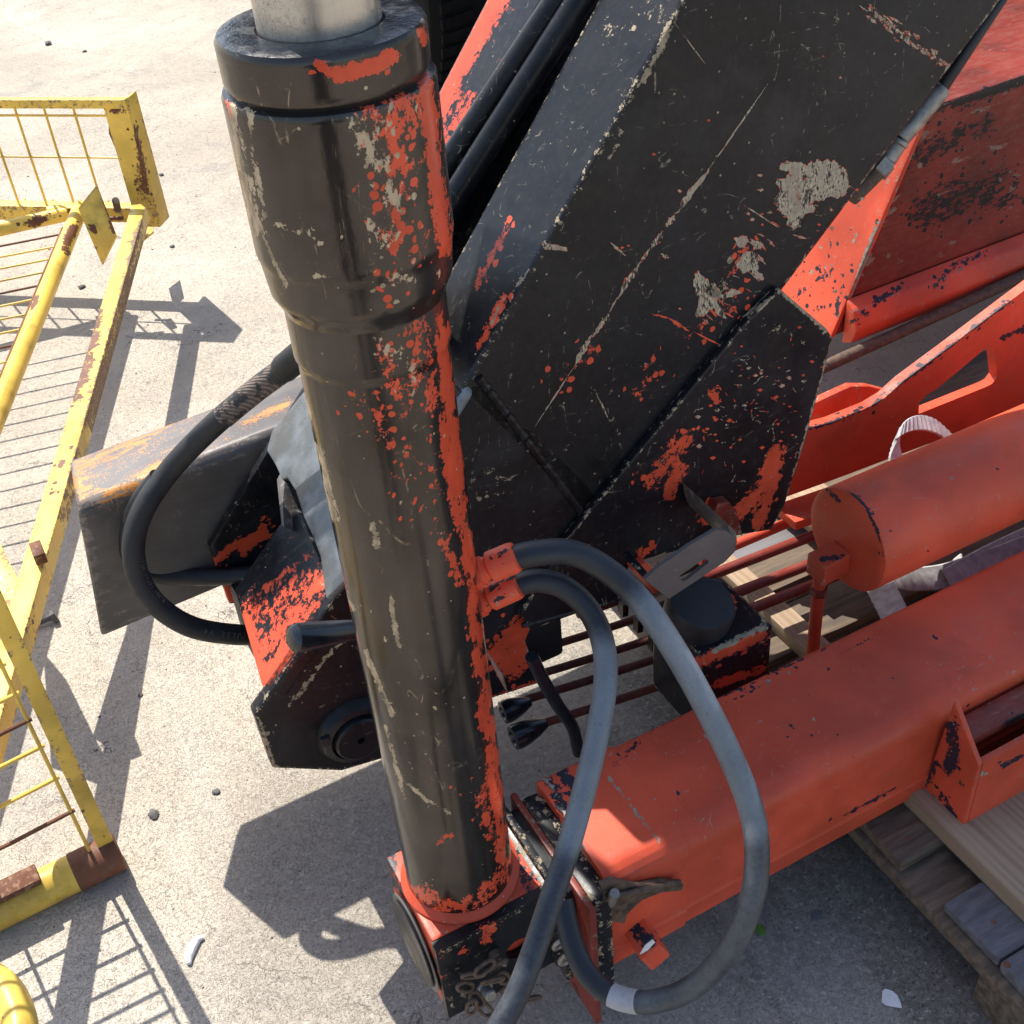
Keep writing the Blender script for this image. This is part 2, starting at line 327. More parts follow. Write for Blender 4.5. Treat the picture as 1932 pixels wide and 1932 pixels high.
def spline(P, n=10):
    P = [np.array(p, float) for p in P]; Q = [2*P[0]-P[1]]+P+[2*P[-1]-P[-2]]; out = []
    for i in range(1, len(Q)-2):
        for j in range(n):
            t = j/n; out.append(.5*((2*Q[i])+(-Q[i-1]+Q[i+1])*t+(2*Q[i-1]-5*Q[i]+4*Q[i+1]-Q[i+2])*t*t+(-Q[i-1]+3*Q[i]-3*Q[i+1]+Q[i+2])*t**3))
    out.append(P[-1]); return out
def sweep(bm, path, rad, seg=16, mi=0, caps=True):
    path = [Vector(p) for p in path]; n = len(path); rings = []
    if not hasattr(rad, '__len__'): rad = [rad]*n
    x, y = frame_of(path[1]-path[0])
    for i, p in enumerate(path):
        t = (path[min(i+1, n-1)]-path[max(i-1, 0)]).normalized()
        x = (x-t*x.dot(t)).normalized(); y = t.cross(x)
        rings.append([bm.verts.new(p+(x*math.cos(2*math.pi*k/seg)+y*math.sin(2*math.pi*k/seg))*rad[i]) for k in range(seg)])
    fs = []
    for a, b in zip(rings[:-1], rings[1:]):
        for k in range(seg): fs.append(bm.faces.new((a[k], a[(k+1) % seg], b[(k+1) % seg], b[k])))
    if caps: fs.append(bm.faces.new(rings[0][::-1])); fs.append(bm.faces.new(rings[-1]))
    for f in fs: f.material_index = mi
    bmesh.ops.recalc_face_normals(bm, faces=fs)
def tube(name, path, r, mat, parent=None, n=10, seg=20, sm=True, **k):
    bm = bmesh.new(); sweep(bm, spline(path, n) if sm and len(path) > 2 else path, r, seg); return finish(name, bm, mat, parent, **k)
def lathe(bm, org, axis, prof, seg=48, mi=0, xdir=None):
    """prof: list of (radius, t along axis)"""
    org = Vector(org); ax = Vector(axis).normalized(); x, y = frame_of(ax); rings = []; fs = []
    for r, t in prof:
        if r <= 1e-6: rings.append([bm.verts.new(org+ax*t)])
        else: rings.append([bm.verts.new(org+ax*t+(x*math.cos(2*math.pi*k/seg)+y*math.sin(2*math.pi*k/seg))*r) for k in range(seg)])
    for a, b in zip(rings[:-1], rings[1:]):
        for k in range(seg):
            k2 = (k+1) % seg
            if len(a) == 1 and len(b) == 1: continue
            if len(a) == 1: fs.append(bm.faces.new((a[0], b[k2], b[k])))
            elif len(b) == 1: fs.append(bm.faces.new((a[k], a[k2], b[0])))
            else: fs.append(bm.faces.new((a[k], a[k2], b[k2], b[k])))
    for f in fs: f.material_index = mi
    bmesh.ops.recalc_face_normals(bm, faces=fs)
def turned(name, org, axis, prof, mat, parent=None, seg=48, **k):
    bm = bmesh.new(); lathe(bm, org, axis, prof, seg); return finish(name, bm, mat, parent, **k)
def densify(prof, step):
    out = [prof[0]]
    for a, b in zip(prof[:-1], prof[1:]):
        n = max(1, int(math.hypot(b[0]-a[0], b[1]-a[1])/step))
        for i in range(1, n+1): out.append((a[0]+(b[0]-a[0])*i/n, a[1]+(b[1]-a[1])*i/n))
    return out
def holed(bm, outer, holes, vec, mi=0):
    """flat plate with holes: outer and holes are coplanar 3-D loops, extruded by vec"""
    outer = [np.array(p, float) for p in outer]; o0 = outer[0]
    vec = np.array(vec, float); nrm = vec/np.linalg.norm(vec); ex = outer[1]-o0; ex -= nrm*(ex@nrm); ex /= np.linalg.norm(ex); ey = np.cross(nrm, ex)
    loops = [outer]+[[np.array(p, float) for p in h] for h in holes]; pts = []; edges = []; all3 = []
    for lp in loops:
        s = len(pts)
        for i, p in enumerate(lp):
            pts.append(Vector(((p-o0)@ex, (p-o0)@ey))); all3.append(p); edges.append((s+i, s+(i+1) % len(lp)))
    vs, es, fs, ov, oe, of = delaunay_2d_cdt(pts, edges, [], 1 if not holes else 0, 1e-6)
    def inside(c, lp):
        r = False
        for i in range(len(lp)):
            a = lp[i]; b = lp[i-1]
            if (a[1] > c[1]) != (b[1] > c[1]) and c[0] < (b[0]-a[0])*(c[1]-a[1])/(b[1]-a[1])+a[0]: r = not r
        return r
    l2 = [[((p-o0)@ex, (p-o0)@ey) for p in lp] for lp in loops]
    P3 = [o0+ex*v[0]+ey*v[1] for v in vs]
    top = [bm.verts.new(tuple(p)) for p in P3]; bot = [bm.verts.new(tuple(p+vec)) for p in P3]; out = []
    for f in fs:
        c = sum((np.array(vs[i]) for i in f), np.zeros(2))/len(f)
        if inside(c, l2[0]) and not any(inside(c, h) for h in l2[1:]):
            out.append(bm.faces.new([top[i] for i in f])); out.append(bm.faces.new([bot[i] for i in reversed(f)]))
    bot_of = dict(zip(top, bot))
    tops = set(top)
    for f in out[::2]:
        for e in list(f.edges):
            if len(e.link_faces) == 1:
                a, b = e.verts; out.append(bm.faces.new((a, b, bot_of[b], bot_of[a])))
    for v in top+bot:
        if not v.link_faces: bm.verts.remove(v)
    for f in out: f.material_index = mi
    bmesh.ops.recalc_face_normals(bm, faces=out)
def jag(pts, amp, rnd=random, sub=3):
    """roughen a closed outline"""
    P = [np.array(p, float) for p in pts]
    for s in range(sub):
        Q = []
        for i in range(len(P)):
            a, b = P[i], P[(i+1) % len(P)]; d = b-a; nrm = np.array([-d[1], d[0]])/(np.hypot(*d)+1e-9)
            Q += [a, (a+b)/2+nrm*rnd.gauss(0, 1)*amp*min(1, np.hypot(*d)/14)]
        P = Q; amp *= .62
    return P
def mark(bm, outline_px, unproj, off, mi, rim=True):
    """a bare patch of metal lying 0.4 mm proud of a painted face"""
    if rim and mi == 1:
        q_ = np.array(outline_px); c_ = q_.mean(0); d_ = q_-c_; L_ = np.hypot(d_[:, 0], d_[:, 1])[:, None]+1e-6
        mark(bm, q_+d_/L_*np.array([[random.uniform(-1.5, 2.6)] for _ in q_]), unproj, np.array(off)*.5, 2, False)
    P = [unproj(x, y) for x, y in outline_px]; P = [np.array(p)+np.array(off) for p in P]
    tr = tessellate_polygon([[Vector(p) for p in P]]); vs = [bm.verts.new(tuple(p)) for p in P]; fs = []
    for t in tr:
        try: fs.append(bm.faces.new([vs[i] for i in t]))
        except ValueError: pass
    for f in fs: f.material_index = mi
def streakpoly(p, q, w, jit=.35, n=14, rnd=random):
    p, q = np.array(p, float), np.array(q, float); d = (q-p); L = np.hypot(*d); nn = np.array([-d[1], d[0]])/L; a, b = [], []
    for i in range(n+1):
        t = i/n; ww = w*min(1, 3*t+.15, 3*(1-t)+.15)*(1+rnd.uniform(-jit, jit)); c = p+d*t+nn*rnd.uniform(-.2, .2)*w
        a.append(c+nn*ww/2); b.append(c-nn*ww/2)
    return a+b[::-1]
# ================================================================== GROUND
bm = bmesh.new(); g = 60
loft(bm, *[[(x, y, z) for x, y in ((-g, -g), (g, -g), (g, g), (-g, g))] for z in (-.3, 0)])
finish('ground', bm, M['concrete'], kind='structure', smooth=0)
# ================================================================== LOADER CRANE
crane = thing('loader_crane', 'dismounted truck loader crane in worn black and red paint, resting on a wooden pallet', 'crane', (0, 0, 0))
# ---- upright stabiliser leg
LR = .0672
def zleg(x, y): return pPost(x, y, (0, 0, 0))[2]
leg_paint = [(0, 24, .80, [(836, 600), (848, 760), (868, 900), (893, 1060), (912, 1200), (930, 1330), (948, 1480), (958, 1600)]),
    (0, 40, .55, [(790, 620), (800, 700), (815, 760)]), (0, 34, .45, [(720, 650), (745, 720), (760, 780)]), (0, 55, .38, [(700, 760), (760, 860), (820, 900)]),
    (0, 20, .8, [(842, 800), (850, 900), (868, 980)]), (0, 20, .55, [(835, 1010), (870, 1100)]), (0, 22, .7, [(905, 1180), (918, 1230)]),
    (0, 30, .5, [(905, 1500), (940, 1590)]), (0, 26, .55, [(790, 1680), (830, 1715), (900, 1700), (950, 1650)]), (0, 10, .5, [(860, 1490), (870, 1500)]), (0, 9, .6, [(828, 1590), (850, 1575)]),
    (1, 10, .95, [(598, 840), (612, 880), (620, 930), (632, 980)]), (1, 7, .8, [(575, 740), (585, 790)]), (1, 11, 1, [(705, 990), (712, 1030)]), (1, 8, 1, [(738, 1130), (745, 1180), (752, 1220)]),
    (1, 7, .75, [(628, 1040), (650, 1110), (668, 1150)]), (1, 7, .9, [(690, 1230), (715, 1290), (740, 1350)]), (1, 6, .7, [(725, 1370), (745, 1440), (765, 1510)]), (1, 5, .8, [(770, 1480), (805, 1510), (850, 1535)]),
    (1, 7, .8, [(820, 1335)]), (1, 5, .7, [(860, 1535)]), (1, 8, .6, [(840, 760)]), (1, 30, .45, [(700, 640), (790, 700)])]+[(-1, random.uniform(5, 11), .9, [(838+.122*(y_-540), y_), (838+.122*(y_-540)+random.uniform(-6, 6), y_+random.uniform(10, 40))]) for y_ in range(580, 1640, 62)]+[(1, random.uniform(3, 6), .8, [(838+.122*(y_-540), y_), (840+.122*(y_-540), y_+18)]) for y_ in range(640, 1500, 170)]+[(random.choice((0, 0, 0, 1)), random.uniform(2, 5), 1, [(random.gauss(765, 38)+.12*(y_-700), y_)]) for y_ in [random.uniform(600, 1000) for _ in range(90)]]+[(1, random.uniform(1.5, 3.5), .9, [(random.uniform(650, 900), random.uniform(700, 1600))]) for _ in range(60)]+[(0, random.uniform(8, 16), random.uniform(.5, .9), [(815+.122*(y_-540), y_), (820+.122*(y_-540), y_+random.uniform(20, 60))]) for y_ in range(600, 1600, 45)]
bm = bmesh.new()
z1 = zleg(545, 620)
lathe(bm, (0, 0, 0), (0, 0, 1), densify([(LR+.001, .325), (LR+.0005, .36), (LR, .40), (LR, z1-.03), (LR+.0022, z1-.026), (LR+.0022, 1.16), (.03, 1.165)], .0045), 150)
leg = finish('stabiliser_leg', bm, M['leg'], crane, paint=leg_paint)
col_paint = [(0, 22, .85, [(800, 150), (812, 200), (815, 260), (822, 330), (832, 410), (842, 470)]), (0, 22, .62, [(745, 150), (770, 220), (735, 260), (760, 300), (730, 330)]),
    (0, 60, .42, [(700, 180), (740, 300), (750, 420), (730, 520)]), (0, 12, .8, [(620, 165), (690, 170), (760, 150)]), (0, 12, .9, [(745, 400), (760, 430), (740, 470)]), (0, 9, .8, [(430, 190), (440, 225)]),
    (1, 9, .9, [(436, 195), (450, 280), (463, 350), (482, 440)]), (1, 8, .8, [(470, 200), (474, 280), (492, 360), (500, 410)]), (1, 6, .8, [(455, 340), (490, 430), (520, 500), (540, 540)]),
    (1, 9, .8, [(692, 255), (700, 290), (690, 310)]), (1, 8, .8, [(738, 205)]), (1, 8, .85, [(740, 365), (760, 400)]), (1, 9, .75, [(690, 420), (715, 440)]), (1, 9, .9, [(745, 520), (770, 525)]), (1, 7, .7, [(590, 520), (640, 527)]),
    (1, 6, .7, [(560, 400), (590, 450), (610, 460)]), (1, 6, .7, [(520, 420), (560, 440)]), (1, 60, .42, [(700, 250), (730, 400), (730, 520)]), (0, 75, .36, [(760, 200), (760, 330), (770, 480)]), (1, 20, .6, [(720, 300), (735, 360)]), (1, 16, .6, [(450, 260), (480, 400)]), (0, 12, .7, [(500, 180), (560, 185), (620, 178)])]+[(random.choice((0, 0, 1)), random.uniform(2, 5), 1, [(random.gauss(745, 45), random.uniform(190, 540))]) for _ in range(150)]
bm = bmesh.new(); CR = .0822
lathe(bm, (0, 0, 0), (0, 0, 1), densify([(LR+.0022, 1.158), (LR+.004, 1.164), (LR+.010, 1.176), (CR-.002, 1.205), (CR, 1.213), (CR, 1.338), (CR-.0015, 1.3415), (CR-.006, 1.343)], .004), 170)
collar = finish('gland_collar', bm, M['leg'], leg, paint=col_paint)
bm = bmesh.new()
lathe(bm, (0, 0, 0), (0, 0, 1), densify([(CR-.006, 1.343), (CR-.0045, 1.347), (CR-.0035, 1.350), (CR-.0032, 1.378), (CR-.0055, 1.382)], .004), 150)
lathe(bm, (0, 0, 0), (0, 0, 1), [(CR-.0055, 1.382), (CR-.012, 1.3832), (.0485, 1.3825), (.0468, 1.379)], 150, mi=1)
finish('gland_cap', bm, [M['leg'], M['oily']], leg, paint=[(0, 22, 1, [(640, 140), (690, 130), (740, 105)]), (0, 14, .9, [(600, 120), (625, 140)]), (0, 14, .8, [(795, 60), (800, 80)])])
turned('piston_rod', (0, 0, 1.37), (0, 0, 1), densify([(.0466, 0), (.0466, .26), (.03, .262)], .02)+[(0, .262)], M['chrome'], leg, 64)
turned('foot_pad', (0, 0, 1.625), (0, 0, 1), [(0, 0), (.05, 0), (.11, .02), (.115, .035), (.0, .035)], M['black'], leg, 48)
turned('weld_bead', (0, 0, .331), (0, 0, 1), densify([(LR+.009, 0), (LR+.0085, .003), (LR+.005, .0065), (LR+.001, .011), (LR-.002, .012)], .002), M['red'], leg, 96)
# base box of the leg
ub0, ub1, wb0, wb1, zb0, zb1 = -.073, .080, -.084, .070, .176, .330
def rect_loop(u0, z0, u1, z1, w): return [(u0, w, z0), (u1, w, z0), (u1, w, z1), (u0, w, z1)]
def circ(c, r, ax, n=28):
    c = np.array(c); x, y = frame_of(ax); return [c+(np.array(x)*math.cos(2*math.pi*k/n)+np.array(y)*math.sin(2*math.pi*k/n))*r for k in range(n)]
base = box('leg_base', (ub0, wb0+.013, zb0), (ub1, wb1, zb1), M['red'], crane, .003, size=.008,
    paint=[(0, 16, .9, [(735, 1612), (740, 1660), (775, 1700)]), (0, 20, .7, [(1005, 1650), (1000, 1680), (960, 1600)]), (0, 9, .8, [(900, 1750), (1020, 1690)]), (1, 8, .5, [(800, 1700)])])
hc = pW(979, 1789, wb0)
bm = bmesh.new(); holed(bm, rect_loop(ub0-.002, zb0-.004, ub1+.002, zb1-.001, wb0), [circ(hc, .0185, (0, 1, 0))], (0, .0125, 0)); dice(bm, .008)
fp = finish('front_plate', bm, M['black'], base, paint=[(0, 16, .75, [(905, 1750), (925, 1740), (915, 1775)]), (0, 16, .5, [(830, 1800), (845, 1880)]), (0, 12, .5, [(880, 1800), (890, 1790)]), (1, 8, .6, [(845, 1870), (852, 1900)]), (1, 7, .5, [(832, 1800), (900, 1760), (1000, 1705)])])
bc = pW(932, 1798, wb0)
turned('bolt', bc, (0, -1, 0), [(0, .010), (.0075, .010), (.0085, .007), (.0085, 0)], M['rustdark'], base, 12)
turned('grease_nipple', bc+np.array([.004, -.008, -.002]), (0, -1, .2), [(.003, 0), (.003, .008), (.0045, .009), (.0045, .012), (.002, .016), (0, .017)], M['zinc'], base, 12)
cc = np.array([ub0, -.010, .248])
for k, (r, a, b) in enumerate(((.060, .0005, .0035), (.066, .004, .0065), (.058, .0075, .0105))):
    turned('end_cap', cc, (-1, 0, 0), [(0, a), (r, a), (r+.001, (a+b)/2), (r, b), (0, b)], M['steel'] if k == 1 else M['black'], base, 56)
# ---- sliding extension, collar plates and outrigger beam
box('extension_beam', (.080, -.092, .165), (.160, .058, .322), M['black'], crane, .008, size=.02)
bm = bmesh.new()
P = [pU(x, y, .088) for x, y in ((951, 1500), (968, 1494), (975, 1507), (995, 1522), (1002, 1545), (1058, 1665), (1050, 1700))]
loft(bm, *extr([(.088, -.105, .150), (.088, -.105, .318), (.088, -.07, .332), (.088, .060, .336), (.088, .074, .352), (.088, .094, .350), (.088, .098, .16)], (.010, 0, 0))); bevel(bm, .002)
finish('extension_flange', bm, M['black'], crane)
box('end_plate', (.112, -.135, .062), (.121, .075, .330), M['redred'], crane, .002, size=.01, paint=[(0, 10, .4, [(1080, 1700), (1090, 1880)]), (-1, 1, 0, [(0, 0)])])
box('end_collar', (.1215, -.128, .112), (.150, .066, .326), M['black'], crane, .010, size=.015, paint=[(1, 10, .6, [(1110, 1690), (1110, 1750)])])
def beamsec(u, g=0, n=5):
    wa, wb, zt, zb = -.113-g, .070+g, .334+g, .136-g; r = .030; P = []
    for k in range(n+1):
        a = math.pi/2*k/n; P.append((u, wa+r-r*math.cos(a), zt-r+r*math.sin(a)))
    for k in range(3):
        a = math.pi/2*k/2; P.append((u, wb-.006+.006*math.sin(a), zt-.006+.006*math.cos(a)))
    P += [(u, wb, zb+.006), (u, wb-.006, zb), (u, wa+.012+g, zb), (u, wa+.004, zb+.008), (u, wa-.001, zb+.048), (u, wa+.0012, zb+.052)]
    return P
bp = []
for i in range(90):
    x, y = random.uniform(1250, 1900), random.uniform(1150, 1500); bp.append((random.choice((0, 0, 1)), random.uniform(2, 4.2), random.uniform(.9, 1), [(x, y), (x+random.uniform(-4, 8), y+random.uniform(-3, 3))]))
for x, y in ((1457, 1353), (1490, 1370), (1460, 1412), (1500, 1375), (1530, 1386), (1559, 1403), (1521, 1313), (1501, 1289), (1576, 1384)): bp.append((0, 6, 1, [(x, y)]))
bp += [(0, 7, .75, [(1178, 1398), (1300, 1342), (1400, 1296)]), (0, 5, .7, [(1450, 1272), (1560, 1222)]), (0, 14, .6, [(1395, 1300), (1420, 1288)]), (0, 9, .9, [(1160, 1440), (1200, 1405)]), (0, 7, .8, [(1020, 1450), (1100, 1405)]), (0, 6, .6, [(1200, 1400), (1700, 1180)]), (0, 5, .85, [(1590, 1540), (1690, 1487)]), (0, 5, .6, [(1545, 1560), (1600, 1530)]),
    (0, 16, .75, [(1030, 1470), (1045, 1500), (1060, 1530)]), (1, 5, .9, [(1022, 1452), (1050, 1500), (1085, 1570)]), (0, 12, .5, [(1095, 1600), (1110, 1650)])]
prism('outrigger_beam', beamsec(.170), beamsec(1.9), M['red'], crane, 0, size=.009, paint=bp)
prism('beam_end_sleeve', beamsec(.151, .0025), beamsec(.272, .0025), M['red'], crane, .001, size=.007,
      paint=[(0, 20, .9, [(1050, 1440), (1075, 1480), (1100, 1530)]), (0, 10, .8, [(1045, 1450), (1110, 1425)]), (0, 18, .8, [(1025, 1455), (1050, 1500), (1075, 1550)]), (1, 5, .9, [(1022, 1455), (1060, 1520), (1100, 1600)]), (0, 12, .6, [(1160, 1440), (1190, 1412)]), (0, 9, .6, [(1120, 1660), (1150, 1670)]), (1, 6, .8, [(1150, 1470), (1200, 1530), (1245, 1590)])])
# ---- latch on the beam end
wl_ = -.118
lp = [pW(x, y, wl_) for x, y in ((1128, 1662), (1150, 1652), (1200, 1664), (1246, 1655), (1284, 1662), (1280, 1672), (1240, 1676), (1205, 1690), (1178, 1716), (1172, 1734), (1150, 1730), (1140, 1705))]
latch = prism('latch_plate', *extr(lp, (0, -.008, 0)), M['rustdark'], crane, .001)
pp = pW(1152, 1700, wl_-.004)
turned('latch_pin', pp, (-.05, -.35, .9), [(0, -.01), (.007, -.01), (.007, .036), (.006, .039), (0, .039)], M['zinc'], latch, 20)
tube('latch_bar', [pW(1140, 1695, -.128), pW(1200, 1682, -.131), pW(1282, 1664, -.126)], .0042, M['rustdark'], latch, seg=10)
nb = pW(1205, 1752, -.112)
prism('lock_tube', *extr([nb+np.array(o) for o in ((-.024, .01, .012), (.006, .01, .026), (.024, .01, -.016), (-.006, .01, -.030))], (0, -.052, -.01)), M['red'], crane, .004, size=.006, paint=[(0, 22, 1, [(1195, 1745), (1225, 1775)])])
pc = pW(1222, 1788, -.168)
bm = bmesh.new(); loft(bm, *extr([pc+np.array(o) for o in ((-.012, 0, -.004), (-.004, 0, .010), (.010, .004, .006), (.013, .004, -.003), (0, .002, -.008))], (0, -.0012, .0004)))
tag(finish('paper_scrap', bm, M['white'], base=pc), 'torn white paper scrap stuck on the black tube end low on the red beam', 'paper')
# ---- pocket bracket on the beam
us = .700
G0, G1, G2, G3 = pU(1800, 1322, us), pU(1738, 1508, us), pU(1807, 1573, us), pU(1852, 1450, us)
G0[1] = min(G0[1], -.08); G1[1] = -.108
wf = (G2[1]+G3[1])/2; G2[1] = wf; G3[1] = wf
brk = prism('pocket_bracket', *extr([G0, G1, G2, G3], (.008, 0, 0)), M['red'], crane, .002, size=.008,
            paint=[(0, 20, 1, [(1795, 1370), (1800, 1420), (1790, 1450)]), (0, 12, .9, [(1765, 1440), (1750, 1480)]), (0, 18, .7, [(1775, 1500), (1800, 1540)]), (0, 14, .6, [(1810, 1450), (1815, 1480)])])
prism('pocket_face', *extr([(us+.009, wf, G2[2]), (1.5, wf, G2[2]), (1.5, wf, G3[2]), (us+.009, wf, G3[2])], (0, .010, 0)), M['red'], brk, .002, size=.01, paint=[(0, 8, .9, [(1890, 1445), (1932, 1425)]), (1, 7, .9, [(1857, 1458)])])
box('pocket_floor', (us+.009, wf+.011, G2[2]), (1.5, -.118, G2[2]+.01), M['redred'], brk, .001)
box('pocket_lip', (us+.012, wf+.032, G3[2]-.004), (1.5, -.1185, G3[2]+.010), M['redred'], brk, .002, size=.012, paint=[(0, 14, .8, [(1900, 1370), (1932, 1355)])])
# ---- plates of the crane base and boom foot (all stand in planes across w)
WP = .300
def q(x, y, w=WP): return pW(x, y, w)
tanp = []
p1 = [(480, 1350), (515, 1450), (645, 1455), (735, 1428), (928, 1318), (1019, 1289), (992, 1209), (1000, 1190), (1165, 1130), (1190, 1060), (1150, 960), (1100, 900), (905, 715), (871, 740), (665, 1080)]
def p1x(bm):
    up = lambda x, y: q(x, y)
    for a, b, w in (((545, 1330), (615, 1235), 5), ((552, 1325), (600, 1262), 3), ((560, 1318), (680, 1190), 3), ((640, 1230), (668, 1190), 5)): mark(bm, streakpoly(a, b, w, .6), up, (0, -.0004, 0), 1)
foot = prism('boom_foot_plate', *extr([q(*p) for p in p1], (0, .022, 0)), [M['black'], None][0:1] and M['black'], crane, .004, size=.008,
    paint=[(0, 40, 1, [(945, 1230), (985, 1190), (960, 1250)]), (0, 22, .8, [(985, 1190), (1000, 1170)]), (0, 12, .7, [(930, 1320), (1010, 1290)]), (1, 6, .75, [(545, 1330), (620, 1235), (670, 1190)]), (1, 4, .8, [(555, 1325), (610, 1255)]),
           (0, 12, .5, [(715, 1400), (740, 1380)]), (1, 5, .5, [(490, 1352), (520, 1445)]), (1, 16, .4, [(900, 860), (960, 930)]), (1, 10, .5, [(905, 935), (940, 930)])])
box('foot_rib', q(905, 905, WP-.001), q(905, 905, WP-.001)+np.array([.004, .001, .004]), M['black'], foot, 0)
bm = bmesh.new(); hz = .01
def weldline(bm, pts, un, r=.004):
    sweep(bm, [un(*p) for p in pts], [r*(1+.25*math.sin(i*2.7)) for i in range(len(pts))], 8)
def lerp_px(a, b, n): return [(a[0]+(b[0]-a[0])*i/n, a[1]+(b[1]-a[1])*i/n) for i in range(n+1)]
weldline(bm, lerp_px((903, 712), (1102, 972), 40), lambda x, y: q(x, y, WP-.001), .006)
weldline(bm, lerp_px((985, 1180), (1165, 1131), 30), lambda x, y: q(x, y, WP-.012), .004)
finish('weld_seam', bm, M['black'], foot)
pinc = q(668, 1374)
pin = turned('pivot_pin', pinc+np.array([0, -.0005, 0]), (0, -1, 0), [(.058, 0), (.056, .006), (.050, .016), (.042, .019), (.040, .016), (.0395, .013), (.0385, .013), (.0375, .024), (.034, .027), (.006, .027), (.005, .020), (0, .020)], M['black'], foot, 56)
sl_ = q(614, 1398, WP-.018)
box('retaining_key', sl_-np.array([.006, .004, .008]), sl_+np.array([.006, .004, .008]), M['dark'], foot, .001)
rear = [(433, 1140), (395, 1032), (505, 852), (575, 740), (640, 640), (760, 640), (760, 1180), (620, 1200), (560, 1130)]
rp = prism('rear_foot_plate', *extr([q(x, y, .640) for x, y in rear], (0, .014, 0)), M['blackred'], crane, .003, size=.01, edge=.6,
    paint=[(-1, 200, 1, [(600, 900)]), (0, 10, 1, [(405, 1060), (440, 1030), (500, 1010)]), (0, 7, .9, [(420, 1040), (470, 1020), (505, 985)]), (0, 12, .9, [(430, 1110), (436, 1125)]), (0, 9, .8, [(460, 1040), (475, 1030)])])
E0, E1 = q(480, 1350), q(665, 1080)
En = np.cross(E1-E0, np.array([0, 1., 0])); En /= np.linalg.norm(En); En = En if En[2] > 0 else -En
def e(x, y, off=0.0): return pN(x, y, E0+En*off, En)
# bridging top sheet (sky reflection painted into its blue-grey) and the red cross plate
sheet = [(668, 1078), (614, 1130), (603, 1049), (588, 1010), (572, 975), (556, 925), (541, 902), (531, 905), (520, 880), (502, 850), (512, 812), (575, 735), (700, 640), (880, 640), (880, 740)]
prism('bridge_sheet', *extr([e(x, y, .018) for x, y in sheet], -En*.012), M['gloss'], crane, .004)
prism('bridge_rib', *extr([e(x, y, .016) for x, y in ((522, 905), (530, 890), (537, 912), (533, 950), (536, 995), (531, 990), (526, 945))], -En*.05), M['steel'], crane, .001)
slab = [(440, 1112), (548, 957), (560, 957), (572, 972), (590, 1020), (604, 1052), (614, 1130), (600, 1178), (505, 1314), (490, 1290)]
prism('cross_plate', *extr([e(x, y, 0) for x, y in slab], -En*.030), M['blackred'], crane, .007, size=.006, seg=3, edge=.5,
    paint=[(0, 26, .55, [(495, 1230), (540, 1180), (600, 1100)]), (0, 60, .40, [(500, 1160), (590, 1100)]), (0, 34, .5, [(520, 1200), (590, 1130)]), (0, 22, .9, [(495, 1290), (530, 1250), (550, 1215)]), (0, 18, .8, [(465, 1170), (480, 1220), (490, 1270)]), (0, 10, .4, [(500, 1110), (590, 1045)])])
box('foot_block', (E0[0]+.06, .324, .26), (.34, .638, .40), M['dark'], crane, .01)
box('foot_web', (.06, .324, .40), (.46, .638, .58), M['dark'], crane, .01)
